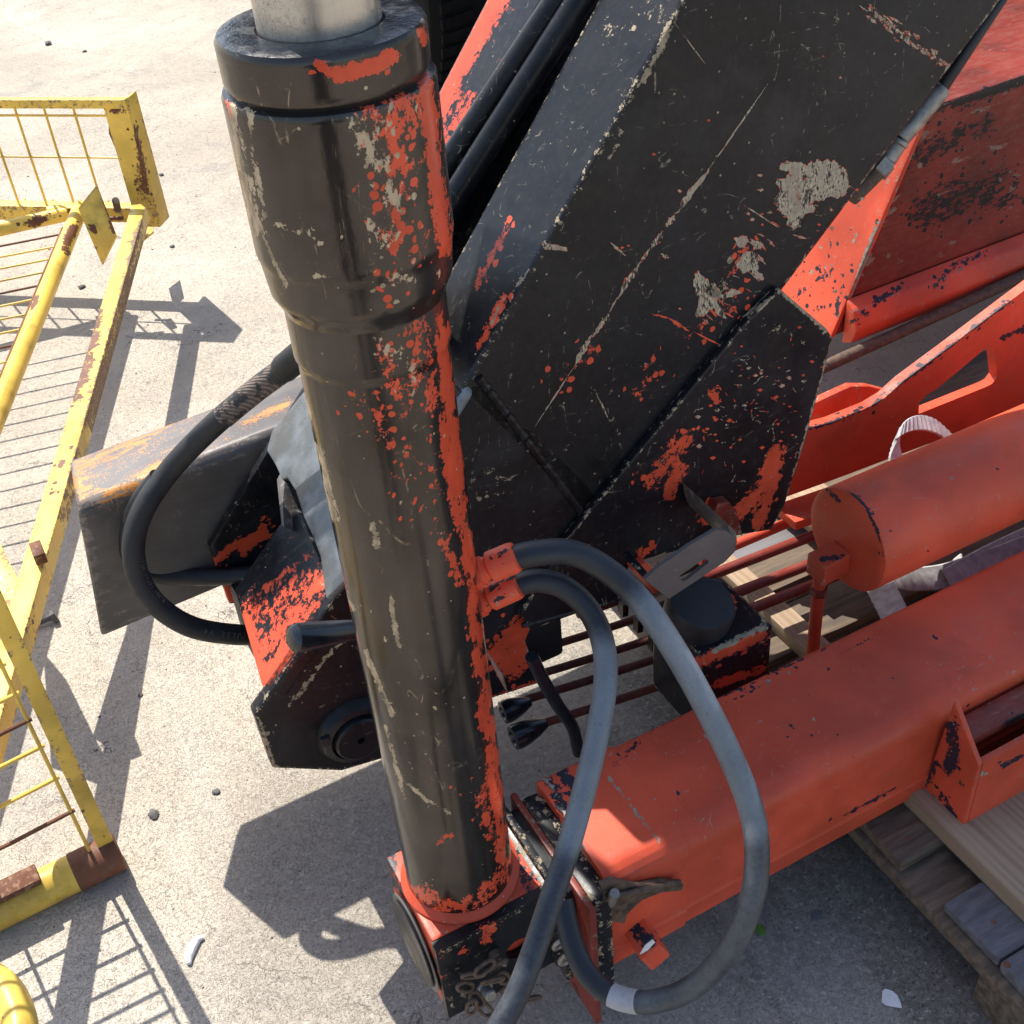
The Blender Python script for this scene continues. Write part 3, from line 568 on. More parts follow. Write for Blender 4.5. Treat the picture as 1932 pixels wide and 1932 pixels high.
# ---- boom
bd = np.array([.626, 0, .780]); bd2 = np.array([.717, 0, .697])
a0, a1, b1, b0 = q(871, 740), q(1290, 0), q(1890, 0), q(1100, 972)
bmid = q(1445, 590)
ext = .90
def boomsec(w): 
    P = [a0, a0+(a1-a0)*.5, a1, a1+bd*ext, b1+bd2*ext, b1, bmid, b0]
    return [np.array([p[0], w, p[2]]) for p in P]
boomx_rand = random.Random(3)
def boomx(bm):
    up = lambda x, y: q(x, y, WP); rr = boomx_rand; off = (0, -.0005, 0)
    for a, b, w in (((1448, 158), (1338, 318), 2.6), ((1338, 318), (1274, 404), 9), ((1272, 406), (1256, 428), 8), ((1252, 436), (1228, 468), 9), ((1226, 468), (1206, 497), 4), ((1206, 496), (1165, 562), 8), ((1165, 560), (1150, 588), 2.5), ((1150, 588), (1118, 635), 7.5), ((1116, 632), (1084, 690), 9), ((1084, 690), (1008, 806), 2)):
        mark(bm, streakpoly(a, b, w, .35, 16, rr), up, off, 1)
    star = [(1310, 520), (1318, 513), (1330, 530), (1352, 545), (1362, 560), (1352, 575), (1372, 605), (1360, 600), (1345, 583), (1335, 592), (1320, 600), (1312, 598), (1318, 575), (1308, 545)]
    mark(bm, jag([(x, y-4) for x, y in star], 3, rr), up, off, 1)
    mark(bm, jag([(1352, 560), (1378, 545), (1398, 552), (1382, 560)], 2.5, rr), up, off, 1)
    mark(bm, jag([(1330, 540), (1350, 535), (1362, 550), (1348, 562), (1336, 556)], 3, rr), up, off, 1)
    mark(bm, jag([(1388, 500), (1400, 480), (1420, 475), (1432, 488), (1428, 510), (1440, 528), (1430, 525), (1418, 508), (1400, 515)], 3, rr), up, off, 1)
    mark(bm, jag([(1386, 448), (1398, 445), (1412, 455), (1405, 468), (1390, 462)], 3, rr), up, off, 1)
    mark(bm, jag([(1415, 450), (1435, 455), (1440, 468), (1422, 470)], 3, rr), up, off, 1)
    mark(bm, jag([(1022, 459), (1068, 466), (1070, 474), (1026, 468)], 1.5, rr), up, off, 1)
    big = [(1465, 370), (1462, 345), (1490, 325), (1470, 318), (1500, 305), (1540, 300), (1560, 300), (1575, 305), (1600, 335), (1612, 355), (1585, 368), (1560, 372), (1530, 385), (1524, 402), (1510, 428), (1485, 425), (1475, 398), (1460, 385)]
    mark(bm, jag(big, 6, rr, 4), up, off, 1)
    for k in range(46):
        x, y = rr.gauss(1520, 45), rr.gauss(365, 32); s = rr.uniform(2, 6); mark(bm, jag([(x-s, y), (x, y-s*.6), (x+s, y), (x, y+s*.7)], 1.6, rr, 2), up, off, 1 if rr.random() < .75 else 2)
    for k in range(30):
        t = rr.random(); x, y = 1310+150*t+rr.gauss(0, 16), 605-160*t+rr.gauss(0, 16); L = rr.uniform(8, 30); a = rr.uniform(.3, .9)
        mark(bm, streakpoly((x, y), (x+L*math.cos(a), y+L*math.sin(a)), rr.uniform(1, 3.2), .5, 6, rr), up, off, 2 if rr.random() < .5 else 1)
    for a, b, w in (((1405, 388), (1470, 430), 3), ((1230, 592), (1262, 600), 4), ((1260, 600), (1300, 625), 5), ((1308, 625), (1366, 655), 2.5), ((1152, 458), (1180, 482), 3.5), ((1245, 478), (1262, 486), 5), ((1124, 740), (1150, 795), 2), ((1270, 40), (1330, 120), 1.5)):
        mark(bm, streakpoly(a, b, w, .6, 9, rr), up, off, rr.choice((1, 1, 2)))
    for k in range(60):
        t = rr.random(); x, y = 1625+150*t+rr.gauss(0, 7), 10+105*t+rr.gauss(0, 7); L = rr.uniform(4, 22)
        mark(bm, streakpoly((x, y), (x+L*.8, y+L*.6), rr.uniform(1.5, 5), .6, 6, rr), up, off, 1)
    for k in range(26):
        x, y = rr.uniform(950, 1700), rr.uniform(60, 800)
        if 1.0 < (x-(870-.57*(y-740)))/100 and x < 1830-.76*y: s = rr.uniform(1.5, 5); mark(bm, jag([(x-s, y), (x, y-s*.6), (x+s, y), (x, y+s*.7)], 1, rr, 1), up, off, rr.choice((1, 2)))
boom = prism('boom_arm', boomsec(WP), boomsec(.452), [M['black'], bare_metal(), M['red']], crane, .006, size=.009, extra=boomx,
    paint=[(0, 15, .65, [(960, 420), (930, 480), (900, 540)]), (0, 12, .8, [(935, 590), (955, 560), (905, 650)]), (0, 30, .46, [(1120, 660), (1050, 720)]), (1, 26, .36, [(1330, 590), (1420, 480)]), (0, 34, .40, [(1300, 640), (1400, 560)]), (1, 40, .30, [(1150, 60), (1230, 20)]), (0, 22, .5, [(1250, 700), (1200, 740)]), (0, 20, .5, [(1410, 460), (1380, 520)]), (0, 10, .6, [(1240, 660), (1215, 700)]),
           (1, 6, .8, [(985, 520), (925, 610)]), (1, 7, .6, [(1260, 60), (1240, 110), (1215, 150)]), (1, 5, .6, [(1180, 240), (1150, 300)]), (1, 14, .35, [(1640, 20), (1790, 130)])])
c0, c1 = pN(822, 201, a0, np.cross(a1-a0, [0, 1., 0])), pN(932, 0, a0, np.cross(a1-a0, [0, 1., 0]))
prism('rear_boom_arm', boomsec(.562), boomsec(.692), M['blackred'], crane, .006, size=.012, edge=.5,
    paint=[(0, 30, .8, [(940, 0), (900, 70), (860, 140), (830, 200)]), (0, 40, .55, [(900, 180), (850, 260), (840, 300)]), (-1, 30, .6, [(905, 150), (960, 60)])])
box('boom_web', (.30, .453, .50), (.62, .561, .80), M['dark'], crane, .004)
bnrm = np.cross(a1-a0, [0, 1., 0]); bnrm /= np.linalg.norm(bnrm); bnrm = bnrm if bnrm[2] > 0 else -bnrm
for (pa, pb, off) in (((1053, 0), (852, 300), .012), ((1095, 0), (866, 358), .004)):
    A_, B_ = pN(*pa, a0+bnrm*off, bnrm), pN(*pb, a0+bnrm*off, bnrm); A_ = A_+(A_-B_)*1.2; B_ = B_-(A_-B_)*.18
    tube('cylinder_rod', [A_, B_], .0175, M['black'], crane, sm=False, seg=32)
# floor of the channel between the arms
fl = [p-bnrm*.06 for p in (a0, a1+bd*ext)]
prism('channel_floor', *extr([np.array([fl[0][0], .453, fl[0][2]]), np.array([fl[0][0], .561, fl[0][2]]), np.array([fl[1][0], .561, fl[1][2]]), np.array([fl[1][0], .453, fl[1][2]])], -bnrm*.01), M['blackred'], crane, 0)
shade_beam = box('unseen_shade_beam', (-.16, .70, 1.86), (.17, .96, 1.98), M['black'], crane, .01)  # unseen box added above the view to shade the hose tops
box('unseen_shade_lug', (.128, .77, 1.66), (.26, .92, 1.875), M['black'], crane, .006)  # unseen block added to keep sun off the beam ridge
tube('unseen_stripe_caster', [(-.16, 1.05, 1.35), (-.07, .99, 1.45), (-.02, .965, 1.56), (.04, .90, 1.87)], .016, M['rubber'], crane)  # unseen bar added to cast a shadow stripe on the cross plate
tube('shade_beam_stay', [(0, .03, 1.65), (0, .45, 1.80), (0, .80, 1.88)], .012, M['black'], crane)  # made-up stay that only holds the added shade box
box('hidden_shade_block', (.160, .36, .84), (.222, .50, .99), M['black'], crane, .01)  # block added behind the leg, out of sight, to shade the red beam
# gusset plate proud of the boom
p2 = [(1409, 606), (1472, 545), (1562, 622), (1572, 640), (1556, 700), (1520, 830), (1480, 955), (1455, 1000), (1384, 1012), (1190, 1063), (1165, 1131), (1000, 1190), (982, 1160), (1070, 1016)]
W2 = .286
def p2x(bm):
    rr = random.Random(5); up = lambda x, y: q(x, y, W2); off = (0, -.0005, 0)
    for k in range(170):
        x, y = rr.gauss(1400, 75), rr.gauss(760, 90)
        if x+y*.80 < 1905+rr.uniform(0, 60) or x > 1565-(y-620)*.22 or y > 965: continue
        if rr.random() < .45:
            r_ = rr.uniform(1.2, 4); mark(bm, jag([(x-r_*1.6, y), (x, y-r_), (x+r_*1.6, y-r_*.3), (x, y+r_)], 1.3, rr, 2), up, off, rr.choice((1, 2, 2)), rr.random() < .5)
        else:
            a = rr.gauss(-.25, .5) if rr.random() < .6 else rr.gauss(1.3, .3); L = rr.uniform(3, 11)
            for m_ in range(rr.randint(1, 3)):
                b = a+rr.gauss(0, .4); x2, y2 = x+L*math.cos(b), y+L*math.sin(b); mark(bm, streakpoly((x, y), (x2, y2), rr.uniform(.7, 2), .7, 5, rr), up, off, rr.choice((1, 1, 2)), False); x, y = x2, y2
gus = prism('gusset_plate', *extr([q(x, y, W2) for x, y in p2], (0, .0135, 0)), [M['black'], bpy.data.materials['bare_scratched_metal'], M['red']], crane, .003, size=.008, extra=p2x,
    paint=[(0, 36, .62, [(1260, 870), (1230, 900), (1290, 830)]), (0, 22, .8, [(1265, 930), (1280, 880)]), (0, 26, .85, [(1465, 850), (1440, 930), (1400, 960)]), (0, 16, .9, [(1430, 990), (1465, 900)]), (0, 20, .9, [(1345, 950), (1330, 980)]), (0, 14, .8, [(1345, 740), (1355, 760)]),
           (0, 16, .7, [(1205, 1050), (1230, 1030)]), (1, 14, .42, [(1440, 610), (1500, 630), (1540, 680)]), (1, 5, .7, [(1472, 548), (1562, 624)]), (1, 5, .7, [(1570, 650), (1484, 955)]), (1, 12, .5, [(1410, 590), (1440, 570)])])
# lugs and slotted bracket
lug = prism('bracket_lug', *extr([q(x, y, W2-.001) for x, y in ((1325, 975), (1340, 938), (1362, 934), (1380, 965), (1388, 1000), (1366, 990), (1352, 970))], (0, -.020, 0)), M['redred'], crane, .003)
prism('bracket_lug', *extr([q(x, y, W2-.001) for x, y in ((1180, 1062), (1205, 1048), (1232, 1070), (1240, 1100), (1222, 1108), (1200, 1085))], (0, -.020, 0)), M['red'], crane, .003)
WB = .165
bm = bmesh.new()
so_ = [pW(x, y, WB) for x, y in ((1216, 1094), (1240, 1072), (1300, 1030), (1350, 1000), (1372, 1002), (1388, 1018), (1387, 1040), (1368, 1060), (1262, 1130), (1244, 1116))]
si_ = [pW(x, y, WB) for x, y in ((1288, 1097), (1282, 1091), (1284, 1085), (1328, 1055), (1336, 1055), (1337, 1062), (1296, 1094))]
holed(bm, so_, [si_], (0, .006, 0)); brkt = finish('slotted_bracket', bm, M['steel'], crane)
prism('bracket_bend', *extr([pW(x, y, WB+.007) for x, y in ((1374, 990), (1389, 1004), (1391, 1022), (1386, 1036), (1379, 1018))], (0, .115, .004)), M['steel'], brkt, .001)
prism('bracket_bend', *extr([pW(x, y, WB+.007) for x, y in ((1216, 1094), (1228, 1086), (1234, 1098), (1226, 1104))], (0, .06, .004)), M['black'], brkt, .001)
tc_ = pW(1312, 1116, .205); tc_[2] = .40
turned('rubber_roller', tc_+np.array([0, 0, -.055]), (.1, -.25, 1), [(0, 0), (.046, 0), (.052, .006), (.053, .04), (.049, .050), (0, .052)], M['rubber'], crane, 40)
# ---- control valve block, rods, clips, knobs
vb = box('valve_block', (.470, .135, .165), (.597, .270, .345), M['black'], crane, .004, size=.008,
    paint=[(0, 17, 1, [(1300, 1262), (1345, 1236), (1440, 1198)]), (0, 14, .8, [(1380, 1130), (1370, 1150)]), (0, 12, .8, [(1350, 1290), (1440, 1262)]), (1, 6, .8, [(1350, 1225), (1440, 1178)]), (1, 5, .6, [(1440, 1160), (1438, 1240)])])
prism('block_foot', *extr([(.46, .085, .232), (.60, .085, .232), (.604, .134, .236), (.46, .134, .236)], (0, 0, -.05)), M['red'], vb, .004)
zr = .15
for k, (pa, pb) in enumerate((((1090, 1160), (1170, 1132)), ((985, 1234), (1186, 1172)), ((990, 1280), (1217, 1209)), ((985, 1322), (1240, 1242)), ((1015, 1368), (1284, 1281)))):
    A_, B_ = pZ(*pa, zr), pZ(*pb, zr); B2 = B_+(B_-A_)*(.15 if k < 4 else .05)
    mid = (A_+B_)/2+np.array([0, .004, -.006])
    tube('control_rod', [A_, mid, B2], .0072, M['rustred'], crane, n=6, seg=12)
    if k < 4:
        c = pZ(*((1180, 1152), (1208, 1182), (1236, 1217), (1268, 1256))[k], zr+.012)
        bm = bmesh.new(); rr_ = [c+np.array(o) for o in ((-.006, 0, -.014), (.006, 0, -.016), (.007, 0, .012), (-.005, 0, .014))]
        rr2 = [c+(p-c)*.62 for p in rr_]; holed(bm, rr_, [rr2], (0, .014, 0))
        clip = finish('rod_clip', bm, M['dark'], crane)
        prism('clip_plate', *extr([c+(p-c)*.58+np.array([0, .004, 0]) for p in rr_], (0, .004, 0)), M['redred'], clip, 0)
for (tip, bse, rr_) in (((948, 1345), (996, 1325), .020), ((968, 1393), (1026, 1366), .021)):
    A_, B_ = pZ(*bse, zr), pZ(*tip, zr); d_ = B_-A_; L_ = np.linalg.norm(d_)
    turned('control_knob', A_, d_, [(0, -.004), (.008, -.004), (.0095, 0), (rr_*.72, L_*.25), (rr_*.95, L_*.62), (rr_, L_*.85), (rr_*.95, L_), (rr_*.62, L_*1.02), (rr_*.5, L_*.98), (rr_*.32, L_*.8), (0, L_*.8)], M['plastic'], crane, 36)
tube('bent_lever', [pW(x, y, .22) for x, y in ((1003, 1238), (1022, 1278), (1052, 1330), (1080, 1372), (1092, 1420))], [.010]*41, M['plastic'], crane, seg=18)
hA, hB = pW(668, 1188, .16), pW(550, 1205, .145)
turned('lever_grip', hA, hB-hA, [(.011, -.03), (.0125, 0), (.0145, .35*np.linalg.norm(hB-hA)), (.0175, .88*np.linalg.norm(hB-hA)), (.0165, .96*np.linalg.norm(hB-hA)), (.011, 1.01*np.linalg.norm(hB-hA)), (0, 1.02*np.linalg.norm(hB-hA))], M['plastic'], crane, 36)
tube('lever_shaft', [hA+(hA-hB)*.2, hA+(hA-hB)*1.5+np.array([0, .08, 0])], .007, M['black'], crane, sm=False, seg=12)
prism('shim_plate', *extr([pW(x, y, .12) for x, y in ((920, 1235), (948, 1275), (958, 1310), (936, 1270))], (.002, .003, 0)), M['zinc'], crane, 0)
# ---- hydraulic hoses
def ferrule(pa, pb, Y, r, par):
    A_, B_ = pY(*pa, Y), pY(*pb, Y); L_ = np.linalg.norm(B_-A_)
    bm = bmesh.new(); lathe(bm, A_, B_-A_, densify([(0, -.03), (r*.7, -.03), (r*.7, 0), (r*1.05, .002), (r*1.08, .008), (r*.92, .010), (r*.92, .013), (r*1.18, .016), (r*1.2, L_*.9), (r*1.1, L_), (0, L_)], .004), 40)
    A3 = A_+(B_-A_)*.10; turned('hex_nut', A3, A_-B_, [(0, -.001), (r*1.28, 0), (r*1.28, .012), (0, .013)], M['red'], par, 6)
    return finish('ferrule', bm, M['red'], par, paint=[(0, 9, .8, [(pa[0]+20, pa[1]-25), (pb[0], pb[1]-20)]), (0, 7, .6, [(pa[0]+15, pa[1]+8), (pb[0]-10, pb[1]+8)])])
PA = [((958, 1056), .945), ((1010, 1044), .95), ((1075, 1042), .955), ((1140, 1072), .95), ((1205, 1130), .93), ((1262, 1210), .90), ((1320, 1310), .865), ((1375, 1420), .83), ((1415, 1520), .80), ((1428, 1600), .775), ((1420, 1690), .75), ((1380, 1785), .735), ((1310, 1860), .735), ((1230, 1890), .745), ((1160, 1880), .765), ((1110, 1840), .79), ((1080, 1780), .82), ((1060, 1700), .86)]
h1 = tube('hydraulic_hose', [pY(*p, Y) for p, Y in PA], .0136, M['hose'], crane, n=9, seg=26, paint=[(1, 60, .75, [(1225, 1150), (1300, 1270), (1375, 1420), (1420, 1560)]), (1, 60, .42, [(1430, 1600), (1400, 1760), (1300, 1870), (1210, 1890)]), (1, 12, 1, [(1300, 1230), (1350, 1330)]), (1, 12, .9, [(1410, 1420), (1428, 1520)])])  # pale strokes are dust plus sunlight painted along the lit stretch
sp_ = spline([pY(*p, Y) for p, Y in PA], 9)
i0 = min(range(len(sp_)), key=lambda i: np.hypot(*(projpx([sp_[i]])[0]-np.array([1208, 1889])))); i1 = min(range(len(sp_)), key=lambda i: np.hypot(*(projpx([sp_[i]])[0]-np.array([1152, 1874]))))
tube('marking_band', sp_[i0:i1+1], .0140, M['whiteband'], h1, sm=False, seg=26)
ferrule((900, 1080), (974, 1050), .94, .0138, h1)
PB = [((960, 1112), .95), ((1005, 1096), .955), ((1060, 1106), .955), ((1110, 1150), .94), ((1138, 1215), .915), ((1142, 1290), .885), ((1128, 1380), .85), ((1105, 1480), .815), ((1075, 1590), .775), ((1042, 1690), .735), ((1012, 1780), .70), ((978, 1870), .665), ((935, 1950), .635), ((890, 2020), .62), ((850, 2100), .62), ((840, 2180), .64)]
h2 = tube('hydraulic_hose', [pY(*p, Y) for p, Y in PB], .0127, M['hose'], crane, n=9, seg=26, paint=[(1, 60, .8, [(1142, 1240), (1140, 1320), (1110, 1480), (1085, 1580)]), (1, 60, .30, [(1060, 1640), (1000, 1800), (930, 1950)])])  # same mix here: dust, and the sunlit run painted paler
ferrule((902, 1138), (978, 1103), .945, .0126, h2)
PC = [((640, 600), 1.39), ((590, 650), 1.41), ((545, 690), 1.425), ((480, 738), 1.44), ((400, 805), 1.45), ((325, 882), 1.445), ((272, 958), 1.41), ((252, 1025), 1.385), ((262, 1090), 1.37), ((300, 1145), 1.36), ((360, 1182), 1.365), ((430, 1196), 1.385), ((500, 1198), 1.43), ((560, 1195), 1.44)]
h3 = tube('hydraulic_hose', [pY(*p, Y) for p, Y in PC], .0165, M['hosedark'], crane, n=9, seg=26)
A_, B_ = pY(578, 660, 1.415), pY(532, 699, 1.429)
turned('ferrule', A_, B_-A_, [(.012, 0), (.0195, .001), (.0195, np.linalg.norm(B_-A_)*.9), (.018, np.linalg.norm(B_-A_))], M['dark'], h3, 30)
A_, B_ = pY(530, 700, 1.43), pY(418, 789, 1.448)
bm = bmesh.new(); sweep(bm, spline([pY(530, 701, 1.43), pY(480, 738, 1.44), pY(422, 786, 1.448)], 8), .0170, 26); finish('exposed_braid', bm, M['braid'], h3)
PD = [((300, 900), 1.44), ((262, 950), 1.44), ((244, 1010), 1.44), ((248, 1060), 1.45), ((285, 1082), 1.46), ((340, 1088), 1.47), ((400, 1088), 1.47), ((470, 1085), 1.47), ((540, 1080), 1.47)]
tube('hydraulic_hose', [pY(*p, Y) for p, Y in PD], .0145, M['rubber'], crane, n=9, seg=24)
# raised lettering on the outer side of the left hose
try:
    spc = spline([pY(*p, Y) for p, Y in PC], 9); arc = [0]
    for a, b in zip(spc[:-1], spc[1:]): arc.append(arc[-1]+np.linalg.norm(b-a))
    def at(s):
        for i in range(len(arc)-1):
            if arc[i+1] >= s: return spc[i]+(spc[i+1]-spc[i])*((s-arc[i])/(arc[i+1]-arc[i])), (spc[i+1]-spc[i])/np.linalg.norm(spc[i+1]-spc[i])
        return spc[-1], spc[-1]-spc[-2]
    def arcat(px):
        i = min(range(len(spc)), key=lambda i: np.hypot(*(projpx([spc[i]])[0]-np.array(px)))); return arc[i]
    out = bmesh.new()
    def letters(txt, s0, rev, h, roll):
        s = s0
        for ch in txt:
            if ch != ' ':
                cu = bpy.data.curves.new('t', 'FONT'); cu.body = ch; cu.size = h; cu.extrude = .0005; cu.align_x = 'CENTER'; ob = bpy.data.objects.new('t', cu); S.collection.objects.link(ob)
                dg = bpy.context.evaluated_depsgraph_get(); me = ob.evaluated_get(dg).to_mesh()
                p, t = at(s); view = CL-p; view /= np.linalg.norm(view); view -= t*(view@t); view /= np.linalg.norm(view); side = np.cross(view, t)
                vw = view*math.cos(roll)+side*math.sin(roll); sd_ = np.cross(vw, t); x_ = t*rev; y_ = np.cross(vw, x_)
                vs = [out.verts.new(tuple(p+vw*.0166+x_*v.co.x+y_*(v.co.y-h*.35)+vw*v.co.z)) for v in me.vertices]
                for f in me.polygons:
                    try: out.faces.new([vs[i] for i in f.vertices])
                    except ValueError: pass
                bpy.data.objects.remove(ob); bpy.data.curves.remove(cu)
            s += rev*h*.72
    letters('PULSE V4', arcat((446, 1197)), -1, .0125, -.1)
    letters('FLEXIBLE 1SN R2AT WP', arcat((285, 1130)), -1, .0085, .62) if False else None
    letters('TSA 10201 MN 6', arcat((262, 1050)), 1, .0085, .75)
    finish('raised_lettering', out, M['letter'], h3, smooth=0, kind='stuff')
except Exception as ex: print('letters', ex)
# ---- red oil tank
tcn = pZ(1597, 1019, .405); tr = .0865
tank = None
bm = bmesh.new(); lathe(bm, tcn, (1, 0, 0), densify([(0, 0), (tr-.004, .0), (tr-.001, .001), (tr, .003), (tr, .012), (tr, 1.1), (0, 1.1)], .008), 90)
tank = finish('oil_tank', bm, M['red'], crane, paint=[(0, 5, 1, [(1600, 925), (1630, 950), (1655, 1000), (1665, 1050)]), (0, 7, 1, [(1560, 922), (1582, 945)]), (0, 6, .8, [(1525, 985), (1528, 960)])]+[(1, random.uniform(1.5, 3), .8, [(random.uniform(1700, 1900), random.uniform(850, 990))]) for _ in range(60)]+[(0, random.uniform(3, 5), 1, [(random.uniform(1650, 1900), random.uniform(850, 1050))]) for _ in range(12)])
el = pU(1560, 1065, tcn[0]-.03)
tf = prism('tank_fitting', *extr([el+np.array(o) for o in ((-.022, -.02, -.022), (-.022, .022, -.022), (-.022, .022, .018), (-.022, -.02, .018))], (.052, 0, .004)), M['red'], tank, .003, size=.006, paint=[(0, 10, .8, [(1550, 1055), (1590, 1050)]), (1, 8, .8, [(1520, 1070), (1525, 1090)])])
t0 = pU(1545, 1108, el[0]-.004); 
tube('drain_pipe', [t0+np.array([0, 0, .02]), pU(1543, 1130, el[0]-.002), pU(1538, 1180, el[0]), pU(1532, 1245, el[0])], .0105, M['red'], tank, seg=16)
turned('pipe_nut', t0, pU(1543, 1135, el[0])-t0, [(.010, -.002), (.0145, 0), (.0145, .014), (.010, .016)], M['redred'], tank, 6)
# ---- rigid red pipes
for pa, pb in (((1388, 1028), (1522, 971)), ((1368, 1075), (1522, 1015)), ((1398, 1115), (1519, 1068)), ((1428, 1145), (1522, 1108))):
    A_, B_ = pZ(*pa, .235), pZ(*pb, .235); A2 = A_-(B_-A_)*.5; B2 = B_+(B_-A_)*4
    tube('oil_pipe', [A2, B2], .0095, M['redred'] if pa[0] != 1388 else M['red'], crane, sm=False, seg=16)
# ---- red plate with a triangular opening
WH = .43
bm = bmesh.new()
oh = [(1440, 960), (1502, 814), (1569, 797), (1640, 768), (1670, 750), (1703, 720), (1800, 648), (1904, 569), (2010, 490), (2060, 800), (1932, 792), (1750, 838), (1600, 895), (1455, 948)]
hh = [(1733, 781), (1734, 760), (1745, 748), (1767, 734), (1830, 682), (1861, 656), (1872, 653), (1878, 680), (1881, 712), (1872, 724), (1860, 730)]
holed(bm, [pW(x, y, WH) for x, y in oh], [[pW(x, y, WH) for x, y in hh]], (0, .020, 0)); dice(bm, .012)
hp = finish('perforated_side_plate', bm, M['red'], crane, paint=[(0, 7, .9, [(1510, 812), (1569, 797), (1640, 768), (1703, 720), (1904, 569)]), (0, 8, .9, [(1890, 640), (1932, 620)])])
bk = [(1480, 800), (1515, 772), (1560, 750), (1606, 729), (1640, 729), (1676, 738), (1660, 770), (1560, 830)]
prism('inner_side_plate', *extr([pW(x, y, WH+.075) for x, y in bk], (0, .016, 0)), M['red'], crane, .002)
prism('base_flange', *extr([pW(1460, 952, WH-.001), pW(2060, 750, WH-.001), pW(2060, 765, WH-.001), pW(1460, 968, WH-.001)], (0, -.06, 0)), M['red'], crane, .003)
box('grey_channel', (.80, WH+.03, .10), (2.6, .775, .118), plain('grey_painted_channel', (.115, .108, .115), .45, var=.25, scale=5, stretch=(.4, 3, 3), bump=.15), crane, .002)
# ---- second red boom section beyond
fr = [(1572, 636), (1763, 198), (2300, -30), (2300, 480)]
F = [pW(x, y, .80) for x, y in fr]; F[2] = np.array([3.0, .80, F[1][2]+.04]); F[3] = np.array([3.0, .80, F[0][2]+.03]); 
prism('folded_boom_section', *extr(F, (0, .60, 0)), M['redred'], crane, .008, size=.016,
    paint=[(-1, 40, 1, [(1640, 560), (1760, 260)]), (0, 12, .8, [(1760, 210), (1850, 180), (1932, 150)]), (1, 7, .8, [(1700, 270), (1800, 230), (1900, 180)]), (1, 4, .7, [(1640, 490), (1700, 470)]), (0, 60, .42, [(1750, 400), (1900, 350)]), (0, 40, .45, [(1700, 300), (1850, 240)])]+[(1, random.uniform(1.5, 3), .8, [(x_, y_), (x_+random.uniform(10, 50), y_-random.uniform(4, 22))]) for x_, y_ in [(random.uniform(1640, 1920), random.uniform(200, 540)) for _ in range(26)]])
en_pts = [F[0], F[1], F[1]+np.array([0, .24, 0]), F[0]+np.array([0, .24, 0])]
fe = np.cross(F[1]-F[0], [0, 1., 0]); fe /= np.linalg.norm(fe); fe = fe if fe[2] > 0 else -fe
prism('boom_end_plate', *extr([F[0]+np.array([0, -.004, 0]), F[1]+np.array([0, -.004, 0])+np.array([.0, 0, .01]), F[1]+np.array([0, .60, .01]), F[0]+np.array([0, .60, 0])], fe*.012), M['red'], crane, .003, size=.012,
    paint=[(0, 8, .9, [(1500, 560), (1540, 530), (1570, 510)]), (0, 7, .85, [(1530, 590), (1600, 560)]), (0, 7, .7, [(1500, 520), (1580, 490)]), (1, 6, .8, [(1640, 460), (1596, 600)]), (1, 6, .7, [(1686, 300), (1640, 460)]), (0, 6, .8, [(1590, 545), (1575, 600)]), (1, 14, .45, [(1540, 520), (1620, 430)]), (1, 10, .5, [(1660, 380), (1690, 310)]), (0, 16, .42, [(1530, 560), (1580, 520)])]+[(random.choice((0, 0, 1)), random.uniform(2, 4), .9, [(x_, y_), (x_+random.uniform(-14, 14), y_+random.uniform(-8, 4))]) for x_, y_ in [(random.uniform(1500, 1660), random.uniform(420, 610)) for _ in range(40)]])
F0 = F[0]
prism('boom_bottom_rail', *extr([F0+np.array(o) for o in ((.02, -.004, -.02), (.02, -.035, -.005), (.02, -.045, .03), (.02, -.030, .068), (.02, -.004, .085))], (1.7, 0, .02)), M['red'], crane, .006, size=.012, paint=[(0, 10, .85, [(1650, 570), (1700, 540)]), (0, 10, .8, [(1760, 540), (1800, 500), (1850, 480)]), (0, 8, .7, [(1600, 610), (1640, 590)])])
A_, B_ = pW(1560, 690, .74), pW(1932, 520, .74)
tube('long_steel_pipe', [A_-(B_-A_)*.1, B_+(B_-A_)*1.2], .013, M['rustdark'], crane, sm=False, seg=20)
# ---- fittings along the boom edge
WF_ = .36
ft = tube('edge_pipe', [pW(x, y, WF_) for x, y in ((1604, 372), (1625, 352), (1655, 322))], .014, M['rustdark'], crane, seg=18)
def seglathe(nm, a, b, r, m, s=24):
    A_, B_ = pW(*a, WF_), pW(*b, WF_); L_ = np.linalg.norm(B_-A_); return turned(nm, A_, B_-A_, [(0, 0), (r*.9, 0), (r, .002), (r, L_-.002), (r*.9, L_), (0, L_)], M[m], ft, s)
seglathe('hex_nut', (1652, 326), (1672, 302), .018, 'zinc', 6); seglathe('pipe_sleeve', (1672, 302), (1694, 268), .0145, 'zinc'); seglathe('collar_ring', (1690, 272), (1696, 262), .017, 'zinc'); seglathe('pipe_sleeve', (1696, 262), (1776, 166), .0155, 'zinc'); seglathe('edge_hose', (1772, 172), (1905, -30), .010, 'rubber')
